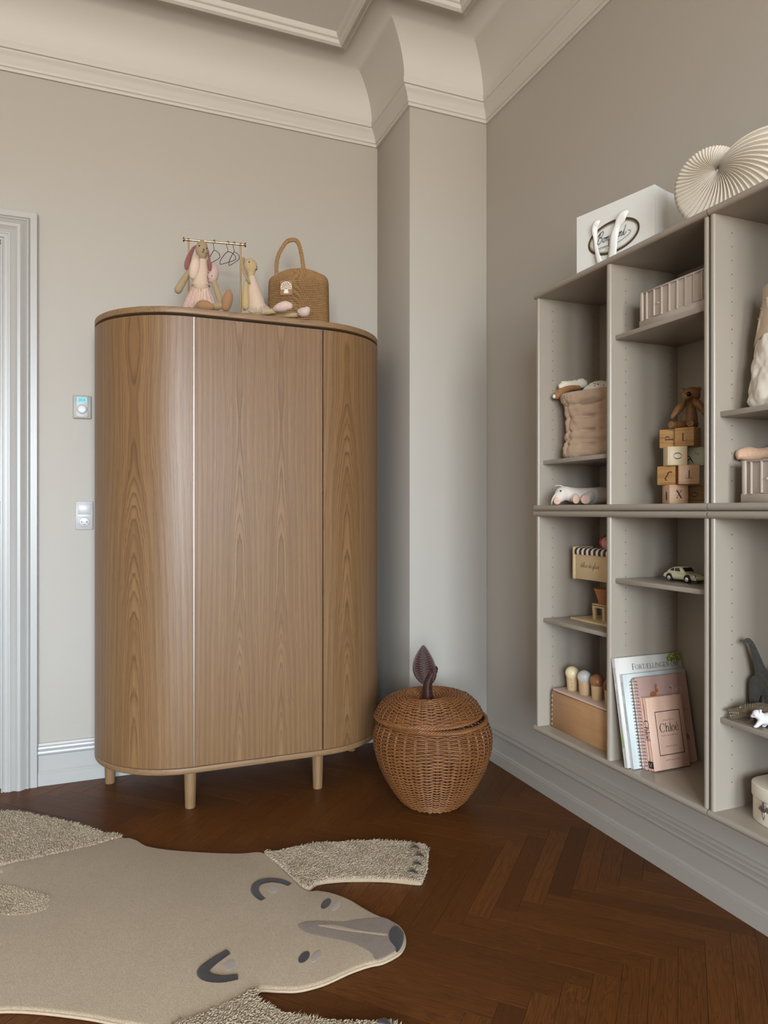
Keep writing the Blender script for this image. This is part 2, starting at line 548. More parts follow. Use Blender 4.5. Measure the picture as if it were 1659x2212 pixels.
# walls
w = MB()
w.box(XL-.15, DX0, YB, YB+.15, 0, 3.3).box(DX0, DX1, YB, YB+.15, DZ, 3.3).box(DX1, XR+.15, YB, YB+.15, 0, 3.3)
o = struct(w.build('wall_back', M['wall_paint'])); o['label'] = 'warm grey painted wall behind the wardrobe'
o = struct(MB().box(XR, XR+.15, YF-.15, YB, 0, 3.3).build('wall_right', M['wall_paint'])); o['label'] = 'warm grey painted wall behind the shelving'
o = struct(MB().box(PX, XR, PY, YB, 0, 3.2).build('wall_pillar', M['wall_paint'], bevel=.003)); o['label'] = 'boxed-out grey wall pillar in the corner'
o = struct(MB().box(XL-.15, XL, YF-.15, YB, 0, 3.3).build('wall_left', M['wall_paint'])); o['label'] = 'warm grey painted side wall'
w = MB(); xs = XL
for wx, ww in WINDOWS:
    w.box(xs, wx-ww/2, YF-.15, YF, 0, 3.3)
    w.box(wx-ww/2, wx+ww/2, YF-.15, YF, 0, WZ0).box(wx-ww/2, wx+ww/2, YF-.15, YF, WZ1, 3.3)
    xs = wx+ww/2
w.box(xs, XR, YF-.15, YF, 0, 3.3)
o = struct(w.build('wall_front', M['wall_paint'])); o['label'] = 'warm grey painted wall with two tall windows'
for i, (wx, ww) in enumerate(WINDOWS):
    fr = MB(); x0, x1 = wx-ww/2, wx+ww/2
    for a, b in ((x0, x0+.05), (x1-.05, x1), (wx-.025, wx+.025)): fr.box(a, b, YF-.1, YF-.05, WZ0, WZ1)
    for a, b in ((WZ0, WZ0+.05), (WZ1-.05, WZ1), (2.06, 2.10)): fr.box(x0, x1, YF-.1, YF-.05, a, b)
    o = struct(fr.build('window_%d' % (i+1), M['white_gloss'])); o['label'] = 'tall white casement window frame'

ROOM = [(XL, YF), (XL, YB), (PX, YB), (PX, PY), (XR, PY), (XR, YF)]
# ceiling: flat field, cove, crown
cl = MB().box(XL-.15, XR+.15, YF-.15, YB+.15, ZC, ZC+.1)
o = struct(cl.build('ceiling', M['ceiling_field'])); o['label'] = 'flat grey ceiling field inside the stucco frame'
cove = [(0.0, 2.925), (.046, 2.925)]
for i in range(17):
    a = (pi/2)*i/16
    cove.append((.046 + .205*(1-cos(a)), 2.935 + .190*sin(a)))
cove += [(.262, ZC+.001)]
mb = MB(); sweep(mb, ROOM, cove, True)
o = struct(mb.build('trim_1', M['ceiling_paint'], smooth=True, angle=35)); o['label'] = 'curved off-white plaster cove'
crown = [(0, 2.838), (.010, 2.838), (.012, 2.846), (.010, 2.850), (.016, 2.853), (.018, 2.860), (.016, 2.866), (.019, 2.870),
         (.024, 2.882), (.033, 2.893), (.040, 2.900), (.042, 2.906), (.049, 2.908), (.050, 2.926), (.048, 2.9345), (0, 2.9345)]
mb = MB(); sweep(mb, ROOM, crown, True)
o = struct(mb.build('trim_2', M['ceiling_paint'], smooth=True, angle=28)); o['label'] = 'moulded off-white crown cornice'
mold = [(.236, ZC), (.238, ZC-.016), (.246, ZC-.026), (.256, ZC-.024), (.262, ZC-.034), (.274, ZC-.040), (.285, ZC-.034), (.290, ZC-.022), (.298, ZC-.018), (.304, ZC-.008), (.306, ZC)]
mb = MB(); sweep(mb, ROOM, mold, True)
o = struct(mb.build('trim_3', M['ceiling_paint'], smooth=True, angle=28)); o['label'] = 'raised off-white stucco frame on the ceiling'

# baseboards
bp = [(0, .168), (.006, .166), (.009, .158), (.015, .154), (.017, .147), (.013, .143), (.021, .138), (.0225, .131), (.020, .124),
      (.012, .119), (.012, .060), (.015, .056), (.018, .053), (.018, .048), (.0205, .046), (.0205, 0), (0, 0)]
mb = MB(); sweep(mb, [(-.220, YB), (PX, YB), (PX, PY)], bp)
o = struct(mb.build('baseboard_back', M['white_gloss'], smooth=True, angle=30)); o['label'] = 'glossy white moulded baseboard beside the door casing'
mb = MB(); sweep(mb, [(PX, PY), (XR, PY), (XR, YF)], bp)
o = struct(mb.build('baseboard_right', M['greige_trim'], smooth=True, angle=30)); o['label'] = 'warm grey moulded baseboard below the shelving'

# door casing: profile (distance from the outer edge, thickness) swept up the jamb and over the head
cp = [(0, 0), (0, .022), (.002, .024), (.025, .024), (.027, .021), (.029, .024), (.033, .027), (.036, .027), (.038, .023), (.042, .025),
      (.050, .031), (.060, .036), (.070, .036), (.078, .031), (.084, .028), (.090, .030), (.097, .033), (.102, .033), (.104, .031),
      (.116, .031), (.118, .026), (.121, .026), (.1225, .030), (.127, .030), (.128, 0)]
mb = MB()
W = .128; ox, oz = -.221, 2.287; lx = DX0 - W
corners = [((ox, 0), (-1, 0)), ((ox, oz), (-1, -1)), ((lx, oz), (1, -1)), ((lx, 0), (1, 0))]
vs = []; fs = []; n = len(cp)
for (px, pz), (mx, mz) in corners:
    for a, t in cp: vs.append((px + mx*a, YB - (t if t < .02 else .014 + (t-.014)*1.3), pz + mz*a))
for i in range(3):
    for j in range(n-1): fs.append((i*n+j, i*n+j+1, (i+1)*n+j+1, (i+1)*n+j))
mb.add(vs, fs)
o = struct(mb.build('trim_4', M['white_gloss'], smooth=True, angle=28)); o['label'] = 'white moulded door casing with ogee profile'
# jamb lining, added backing sheet and door leaf
mb = MB()
mb.box(DX1-.001, DX1+.02, YB-.01, YB+.15, 0, DZ).box(DX0-.02, DX0+.001, YB-.01, YB+.15, 0, DZ).box(DX0, DX1, YB-.01, YB+.15, DZ-.001, DZ+.02)
mb.box(DX1-.012, DX1, YB+.012, YB+.02, 0, DZ-.012).box(DX0, DX1, YB+.012, YB+.02, DZ-.012, DZ)
mb.box(DX0-.03, DX1+.03, YB+.15, YB+.17, 0, DZ+.04)  # unseen sheet added behind the leaf, keeps outside light out of the door gap
o = struct(mb.build('trim_5', M['white_gloss'], bevel=.002)); o['label'] = 'white door jamb lining with an added light-blocking back sheet'
leaf = MB().box(DX0+.004, DX1-.015, YB+.03, YB+.07, .008, DZ-.016).build('door_1', M['white_gloss'], bevel=.003)
struct(leaf); leaf['label'] = 'white panelled door at the left edge'
for z0, z1 in ((.2, .85), (1.0, 1.98)):
    MB().box(DX0+.14, DX1-.16, YB+.022, YB+.031, z0, z1).build('door_panel', M['white_gloss'], leaf, bevel=.006)
plain('dark_metal', rgb(52, 46, 42), .35, metal=.8)
MB().lathe([(.007, 0), (.007, .09)], 12, (DX1-.011, YB+.018, 1.05)).build('hinge', M['dark_metal'], leaf, smooth=True, angle=40)
# ------------------------------------------------------------------ wardrobe
WX0, WX1, WYF, WYB, WR = -.010, 1.150, 2.640, 3.122, .333
def wardrobe():
    t = thing('wardrobe', 'tall curved oak wardrobe with three doors on short round legs', 'wardrobe', ((WX0+WX1)/2, WYB, 0))
    hw = (WX1-WX0)/2; dp = WYB-WYF
    def outline(ins, back=0.0, n=20):
        pts = [(-hw+ins, -back)]
        r = WR-ins
        for i in range(n+1):
            a = pi + (pi/2)*i/n
            pts.append((-hw+WR + r*cos(a), -dp+WR + r*sin(a)))
        for i in range(n+1):
            a = 1.5*pi + (pi/2)*i/n
            pts.append((hw-WR + r*cos(a), -dp+WR + r*sin(a)))
        pts.append((hw-ins, -back))
        return pts
    MB().prism(outline(0.0), 'z', 1.8175, 1.840).build('top_panel', M['oak_edge'], t, bevel=.003)
    MB().prism(outline(0.0), 'z', .145, .1675).build('base_panel', M['oak_edge'], t, bevel=.004)
    MB().prism(outline(.024), 'z', .1675, 1.8175).build('carcass', M['dark_gap'], t, smooth=True, angle=40)
    # doors: shells along the front outline
    th = .019; z0, z1 = .1705, 1.8065
    def shell(name, path, ins_path, mat, uvu):
        n = len(path); mb = MB(); vs = []
        for p, q, in zip(path, ins_path):
            vs += [(p[0], p[1], z0), (p[0], p[1], z1), (q[0], q[1], z0), (q[0], q[1], z1)]
        fs = []
        for i in range(n-1):
            a, b = 4*i, 4*(i+1)
            fs += [(a, b, b+1, a+1), (b+2, a+2, a+3, b+3), (a+1, b+1, b+3, a+3), (b, a, a+2, b+2)]
        fs += [(0, 1, 3, 2), (4*(n-1)+1, 4*(n-1), 4*(n-1)+2, 4*(n-1)+3)]
        mb.add(vs, fs)
        me = mb.mesh(name, True, 40)
        ul = me.uv_layers.new(name='UVMap')
        for li, l in enumerate(me.loops):
            vi = l.vertex_index
            ul.data[li].uv = (uvu[vi//4], mb.v[vi][2])
        return ob(name, me, mat, t)
    def arc(side, ins, n=28):
        r = WR-ins; out = [(side*(hw-ins), -.012)]
        for i in range(n+1):
            a = (pi/2)*i/n
            out.append((side*(hw-WR + r*cos(a)), -dp+WR - r*sin(a)))
        return out
    for side, mat, off in ((-1, M['oak_veneer_side'], .02), (1, M['oak_veneer_end'], .06)):
        p = arc(side, 0); q = arc(side, th)
        s = [0.0]
        for i in range(1, len(p)): s.append(s[-1] + sqrt((p[i][0]-p[i-1][0])**2 + (p[i][1]-p[i-1][1])**2))
        uu = [s[-1]-x + off for x in s]
        if side > 0: p, q, uu = p[::-1], q[::-1], uu[::-1]
        d = shell('door', p, q, mat, uu)
        d['label'] = 'curved oak veneer door at the ' + ('left end' if side < 0 else 'right end')
    xa = hw-WR-.0045
    d = shell('door', [(-xa, -dp), (xa, -dp)], [(-xa, -dp+th), (xa, -dp+th)], M['oak_veneer'], [-xa, xa])
    d['label'] = 'flat middle door with mirrored oak grain'
    plain('aluminium', rgb(214, 216, 222), .28, metal=.85)
    MB().box(-xa-.0036, -xa-.0008, -dp-.0008, -dp+.016, z0, z1).build('edge_strip', M['aluminium'], t)
    for x, y in ((.32, 2.702), (.812, 2.702), (.048, 3.068), (1.084, 3.068)):
        leg = MB().lathe([(.0185, 0), (.0190, .004), (.0228, .141), (.0228, .1455)], 28, (x-(WX0+WX1)/2, y-WYB, 0)).build('leg', M['oak_solid'], t, smooth=True, angle=40)
wardrobe()
# ------------------------------------------------------------------ wall-hung shelving units
BX0, BX1, BB = 1.312, 1.6125, 1.556      # front, back, inner back face
def bookcase(label, ya, yb, z0, z1, shelves, tip=.006, over=.004):
    """open unit between y=ya (near) and y=yb (far); shelves = list of (bay, top z); bay 0 = far bay"""
    t = thing('shelving_unit', label, 'shelf unit', (BX1, (ya+yb)/2, z0))
    L = Vector((BX1, (ya+yb)/2, z0))
    mat = M['greige_lacquer']
    TH, PT_ = .0175, .0145
    def nose(x0, x1, h0, h1, n=7):            # rectangle with a rounded front edge at x0
        r = (h1-h0)/2; m = (h0+h1)/2
        pts = [(x1, h0)] + [(x0+r*.8 - r*.8*sin(pi*i/n), m - r*cos(pi*i/n)) for i in range(n+1)] + [(x1, h1)]
        return pts
    def plate(name, za, zb, y0, y1, x0, xb=BX1):
        prof = nose(x0, xb, za, zb)
        mb = MB().prism([(p[0]-L.x, p[1]-L.z) for p in prof], 'y', y0-L.y, y1-L.y)
        return mb.build(name, mat, t, smooth=True, angle=40)
    def upright(name, y0, y1, za, zb, x0=BX0, xb=BX1):
        prof = nose(x0, xb, y0, y1)
        mb = MB().prism([(p[0]-L.x, p[1]-L.y) for p in prof], 'z', za-L.z, zb-L.z)
        return mb.build(name, mat, t, smooth=True, angle=40)
    plate('top_panel', z1-TH, z1, ya+.0004, yb+over, BX0-tip)
    plate('bottom_panel', z0, z0+TH, ya+.0004, yb+over, BX0-tip)
    zi, zo = z0+TH, z1-TH
    sides = [upright('side_panel', ya+.001, ya+PT_, zi, zo), upright('side_panel', yb-PT_, yb-.001, zi, zo)]
    ym = (ya+yb)/2
    div = upright('divider', ym-.009, ym+.009, zi, zo)
    MB().box(BB-L.x, BB+.008-L.x, ya+PT_-L.y, yb-PT_-L.y, zi-L.z, zo-L.z).build('back_panel', mat, t)
    for bay, zt in shelves:
        y0, y1 = (ym+.0095, yb-PT_-.0005) if bay == 0 else (ya+PT_+.0005, ym-.0095)
        MB().box(1.331-L.x, BB-.001-L.x, y0-L.y, y1-L.y, zt-.0125-L.z, zt-L.z).build('shelf', mat, t, bevel=.0012)
    # rows of shelf-pin holes on both faces of the uprights
    for part, faces in ((sides[1], ((yb-PT_, -1),)), (div, ((ym-.009, -1), (ym+.009, 1))), (sides[0], ((ya+PT_, 1),))):
        mb = MB()
        for yf, sg in faces:
            for x in (1.367, 1.529):
                z = z1-.055
                while z > z0+.05:
                    vs = [(x-L.x+.0017*cos(2*pi*i/8), yf+sg*.0003-L.y, z-L.z+.0017*sin(2*pi*i/8)) for i in range(8)]
                    mb.add(vs, [tuple(range(8)) if sg < 0 else tuple(range(8))[::-1]])
                    z -= .032
        o = mb.build('pin_holes', M['hole_dark'], part)
        o['kind'] = 'stuff'
    return t
ZM0, ZM1, ZM2 = .391, 1.1003, 1.1012
ZT = 1.8015
YA, YBk = 1.2345, 1.9295
UW = YBk-YA
bookcase('upper far wall shelf unit holding the letter blocks and a quilted bag', YA, YBk, ZM2, ZT, [(0, 1.2625), (1, 1.587)])
bookcase('lower far wall shelf unit holding picture books and a toy ice cream stall', YA, YBk, ZM0, ZM1, [(0, .7555), (1, .9135)])
bookcase('upper near wall shelf unit cut by the right edge, holding a white quilted bag', YA-UW-.003, YA-.003, ZM2, ZT, [(0, 1.3295), (1, 1.3295)], over=0)
bookcase('lower near wall shelf unit cut by the right edge, holding animal figures', YA-UW-.003, YA-.003, ZM0, ZM1, [(0, .6245), (1, .7555)], over=0)
# ------------------------------------------------------------------ bear-shaped rug (coordinates along the bear / across it)
RA = Vector((.355, 1.86)); RU = Vector((.867, -.499)).normalized(); RN = Vector((-RU.y, RU.x))
def rl(p):
    d = Vector(p)-RA
    return (d.dot(RU), d.dot(RN))
def wool(name, c1, c2, scale=420, bump=.35):
    t = NT(name)
    co = t.coord()
    a = t.ramp(t.noise(co, scale, 2, .7), [(.36, (0,0,0)), (.64, (1,1,1))]); b = t.noise(co, 5, 4, .6); d = t.noise(co, 60, 3, .6)
    c = t.mix(a, c1, c2)
    c = t.mix(t.math('MULTIPLY', b, .6), c, c2)
    c = t.mix(t.math('MULTIPLY', d, .3), c, c1)
    t.out(c, .95, spec=.1, sheen=.25)
    t.bump(t.math('ADD', a, t.math('MULTIPLY', b, 5.0)), bump, .004)
    M[name] = t.mat
wool('rug_cream', rgb(192, 172, 146), rgb(148, 129, 104))
wool('rug_shag', rgb(206, 187, 160), rgb(178, 157, 128), 90, .1)
wool('rug_charcoal', rgb(66, 58, 54), rgb(34, 30, 28))
wool('rug_grey', rgb(152, 136, 122), rgb(114, 100, 89))
wool('rug_palegrey', rgb(176, 164, 152), rgb(150, 138, 128))
plain('rug_binding', rgb(186, 164, 138), .9, bump=.6, bscale=300, bdist=.002)
RZ = .0125
def rug():
    t = thing('rug', 'cream wool rug shaped like a bear skin with grey muzzle', 'rug', (RA.x, RA.y, .0003), atan2(RU.y, RU.x))
    far = [rl(p) for p in [(.063,2.512),(.151,2.415),(.228,2.354),(.345,2.288),(.424,2.252),(.490,2.230)]]
    seamF = [rl(p) for p in [(.520,2.113),(.553,1.971)]]
    headT = [rl(p) for p in [(.586,1.950),(.619,1.923),(.654,1.874),(.677,1.818),(.697,1.775),(.719,1.741),(.734,1.711),(.733,1.673)]]
    headB = [rl(p) for p in [(.721,1.638),(.699,1.610),(.676,1.597),(.639,1.587),(.608,1.589),(.559,1.584),(.493,1.568),(.451,1.565),(.417,1.569),(.382,1.584),(.334,1.602)]]
    seamN = [rl(p) for p in [(.267,1.576),(.145,1.551)]]
    near = [(a, -o) for a, o in far[::-1]][1:]
    rearF = [rl((-.262, 2.451)), rl((-.267, 2.392)), (-.85, .08)]
    rear = [(a, -o) for a, o in rearF[::-1]]
    out = far + seamF + headT + headB + seamN + near + rear + rearF[::-1]
    outl = crv([(p[0], p[1], 0) for p in out], 4, closed=True)
    outl = [Vector((p.x, p.y)) for p in outl]
    def area(P): return sum(P[i-1].x*P[i].y-P[i].x*P[i-1].y for i in range(len(P)))
    def ring_inset(P, dist):
        n = len(P); sg = 1 if area(P) > 0 else -1; res = []
        for i in range(n):
            d1 = (P[i]-P[i-1]); d2 = (P[(i+1) % n]-P[i])
            if d1.length < 1e-7: d1 = d2
            if d2.length < 1e-7: d2 = d1
            d1.normalize(); d2.normalize()
            n1 = Vector((-d1.y, d1.x))*sg; n2 = Vector((-d2.y, d2.x))*sg
            res.append(P[i] + (n1+n2)/max(1+n1.dot(n2), .5)*dist)
        return res
    def pad(name, P, z0, z1, mat, parent, rnd=.006, sm=True, jit=0.0):
        """soft-edged textile slab over an outline"""
        n = len(P); mb = MB()
        h = z1-z0
        rings = [(0, z0), (-.001, z0+h*.45), (rnd*.15, z0+h*.75), (rnd*.45, z0+h*.92), (rnd, z1)]
        vs = []
        for ins, z in rings: vs += [(p.x, p.y, z) for p in ring_inset(P, ins)]
        fs = []
        flip = area(P) < 0
        for j in range(len(rings)-1):
            for i in range(n):
                i2 = (i+1) % n
                q = (j*n+i, j*n+i2, (j+1)*n+i2, (j+1)*n+i)
                fs.append(q[::-1] if flip else q)
        top = tuple((len(rings)-1)*n+i for i in range(n))
        fs.append(top[::-1] if flip else top)
        mb.add(vs, fs)
        me = mb.mesh(name, True, 60)
        bm = bmesh.new(); bm.from_mesh(me)
        big = [f for f in bm.faces if len(f.verts) > 4]
        bmesh.ops.triangulate(bm, faces=big)
        bm.to_mesh(me); bm.free()
        return ob(name, me, mat, parent)
    body = pad('body', outl, 0, RZ, M['rug_cream'], t)
    bp_ = ring_inset(outl, -.0012)
    MB().tube([(p.x, p.y, .0042) for p in bp_], .0034, 6, closed=True).build('binding', M['rug_binding'], t, smooth=True)
    # shaggy legs and tail
    legF = [rl(p) for p in [(.492,2.228),(.528,2.222),(.605,2.226),(.674,2.220),(.74,2.203),(.834,2.178),(.905,2.142),(.955,2.108),(.982,2.083),(.984,2.048),(.968,2.012),(.944,1.975),(.930,1.944),(.906,1.912),(.886,1.884),(.868,1.886),(.797,1.931),(.714,1.968),(.655,1.987),(.597,1.993),(.555,1.972),(.521,2.113)]]
    legN0 = [(a, -o) for a, o in legF]
    sn = [rl(p) for p in [(.334,1.602),(.333,1.569),(.357,1.526),(.385,1.493),(.445,1.452),(.549,1.402),(.592,1.372)]]
    legN = [rl((.145, 1.551)), rl((.267, 1.576))] + sn + [(rl((.592,1.372))[0]+.02, rl((.592,1.372))[1]-.03), (.44,-.50), (.41,-.58), (.38,-.61), (.30,-.60), (.15,-.545), (.02,-.50), (-.05,-.44)]
    hind = [rl(p) for p in [(.063,2.505),(.022,2.562),(-.028,2.630),(-.107,2.722),(-.188,2.795),(-.271,2.865),(-.325,2.892),(-.42,2.91),(-.52,2.895),(-.56,2.83),(-.53,2.74),(-.45,2.66),(-.36,2.56),(-.29,2.505),(-.264,2.452)]]
    hindN = [(a, -o) for a, o in hind]
    tail = [rl(p) for p in [(-.36,2.385),(-.261,2.318),(-.213,2.290),(-.150,2.228),(-.126,2.190),(-.132,2.135),(-.185,2.130),(-.243,2.150),(-.36,2.225)]]
    rs = random.Random(11)
    def inside(P, x, y):
        r = False; n = len(P)
        for i in range(n):
            a, b = P[i-1], P[i]
            if (a.y > y) != (b.y > y) and x < (b.x-a.x)*(y-a.y)/(b.y-a.y)+a.x: r = not r
        return r
    def shag(name, pts, zb, cut, base=True, L=.0115, step=.0040, lean=(0, 0)):
        P = [Vector((p.x, p.y)) for p in crv([(p[0], p[1], 0) for p in pts], 4, closed=True)]
        if base: pt = pad(name, P, .0004, zb+.002, M['rug_cream'], t)
        else: pt = t
        mb = MB(); vs = []; fs = []
        x0, x1 = min(p.x for p in P), max(p.x for p in P)
        y0, y1 = min(p.y for p in P), max(p.y for p in P)
        nx, ny = int((x1-x0)/step)+1, int((y1-y0)/step)+1
        for i in range(nx):
            for j in range(ny):
                x = x0+(i+rs.random())*step; y = y0+(j+rs.random())*step
                if not inside(P, x, y) or not cut(x, y): continue
                a = 3.2*noise.noise(Vector((x*14, y*14, 3))) + rs.uniform(-.7, .7)
                l = L*rs.uniform(.7, 1.2); ln = rs.uniform(.45, .95)
                dx, dy = cos(a)+lean[0], sin(a)+lean[1]
                w = rs.uniform(.0012, .0020)
                b = len(vs)
                for s, hz, k in ((0, 0, 1.0), (.45, .62, 1.15), (1.0, .80, .45)):
                    cx, cy, cz = x+dx*l*ln*s, y+dy*l*ln*s, zb+l*hz*(1.05-.3*ln)
                    for q in range(3):
                        aa = 2*pi*q/3 + a
                        vs.append((cx+w*k*cos(aa), cy+w*k*sin(aa), cz + w*k*.5*sin(aa*1.7)))
                for s in (0, 1):
                    for q in range(3):
                        q2 = (q+1) % 3
                        fs.append((b+s*3+q, b+s*3+q2, b+(s+1)*3+q2, b+(s+1)*3+q))
                fs.append((b+6, b+7, b+8))
        mb.add(vs, fs)
        o = mb.build('pile' if base else name, M['rug_shag'], pt, smooth=True)
        o['kind'] = 'stuff'
        return pt
    al = lambda x, y: True
    f1 = shag('leg', legF, .010, al); f1['label'] = 'shaggy foreleg with four dark claws'
    f2 = shag('leg', legN, .010, al); f2['label'] = 'shaggy foreleg at the bottom edge'
    shag('leg', hind, .010, al)['label'] = 'shaggy hind leg near the door'
    shag('leg', hindN, .012, lambda x, y: False)
    shag('tail', tail, RZ-.003, al, base=False, L=.0085, step=.0034)
    # charcoal ears, eyes, nose, grey muzzle: raised inlays
    def inlay(name, pts, mat, dz=.0022, world=True, steps=3):
        P = [rl(p) for p in pts] if world else pts
        P = [Vector((p.x, p.y)) for p in crv([(p[0], p[1], 0) for p in P], steps, closed=True)]
        return pad(name, P, RZ-.002, RZ+dz, mat, t, rnd=.0025)
    def stroke(name, pts, wmax, mat):
        P = crv([(*rl(p), RZ) for p in pts], 5)
        n = len(P)
        R = [wmax*(.62+.45*sin(pi*min(1, (i+3)/(n+4)))) for i in range(n)]
        MB().tube(P, R, 10, flat=(.35, 1.0)).build(name, mat, t, smooth=True)
    stroke('ear', [(.519,2.006),(.500,2.033),(.476,2.050),(.448,2.053),(.428,2.040),(.418,2.012),(.421,1.981),(.430,1.957)], .0125, M['rug_charcoal'])
    stroke('ear', [(.298,1.757),(.266,1.738),(.240,1.717),(.231,1.700),(.241,1.678),(.270,1.660),(.304,1.655)], .0145, M['rug_charcoal'])
    def ov(c, a, b, ang, n=14):
        c = rl(c)
        return [(c[0]+a*cos(2*pi*i/n)*cos(ang)-b*sin(2*pi*i/n)*sin(ang), c[1]+a*cos(2*pi*i/n)*sin(ang)+b*sin(2*pi*i/n)*cos(ang)) for i in range(n)]
    inlay('inner_ear', ov((.469, 2.000), .017, .020, .6), M['rug_palegrey'], .0006, False)
    inlay('inner_ear', ov((.294, 1.706), .014, .021, .3), M['rug_palegrey'], .0006, False)
    inlay('eye', ov((.587, 1.872), .0115, .0255, -.15), M['rug_charcoal'], .0018, False)
    inlay('eye', ov((.467, 1.668), .0115, .0225, -.15), M['rug_charcoal'], .0018, False)
    inlay('eyelid', ov((.610, 1.853), .010, .0275, -.15), M['rug_palegrey'], .0008, False)
    inlay('eyelid', ov((.495, 1.660), .010, .0245, -.15), M['rug_palegrey'], .0008, False)
    muz = [(.486,1.802),(.515,1.810),(.563,1.792),(.605,1.772),(.642,1.769),(.683,1.758),(.708,1.752),(.722,1.730),(.730,1.700),(.728,1.672),(.715,1.640),(.696,1.614),(.672,1.602),(.640,1.592),(.624,1.594),(.625,1.612),(.618,1.634),(.597,1.672),(.567,1.700),(.526,1.734),(.497,1.764)]
    inlay('muzzle', muz, M['rug_grey'], .0010, steps=2)
    inlay('muzzle_stripe', [(.534,1.783),(.576,1.769),(.613,1.736),(.639,1.714),(.689,1.682),(.684,1.671),(.636,1.703),(.592,1.733),(.555,1.762)], M['rug_cream'], .0017, steps=2)
    inlay('nose', [(.706,1.692),(.725,1.699),(.731,1.673),(.719,1.639),(.698,1.611),(.684,1.602),(.688,1.620),(.686,1.647),(.692,1.672)], M['rug_charcoal'], .0032)
    for p in [(.943,2.056),(.935,2.002),(.906,1.957),(.873,1.919)]:
        a, b = rl(p)
        MB().limb([(a-.012, b+.004, .021), (a, b, .0265), (a+.012, b-.003, .022)], [.002, .0042, .0015], 8).build('claw', M['rug_charcoal'], f1, smooth=True)
    a, b = rl((.560, 1.376))
    MB().limb([(a-.014, b+.004, .021), (a, b, .027), (a+.014, b-.003, .022)], [.003, .006, .002], 8).build('claw', M['rug_charcoal'], f2, smooth=True)
rug()
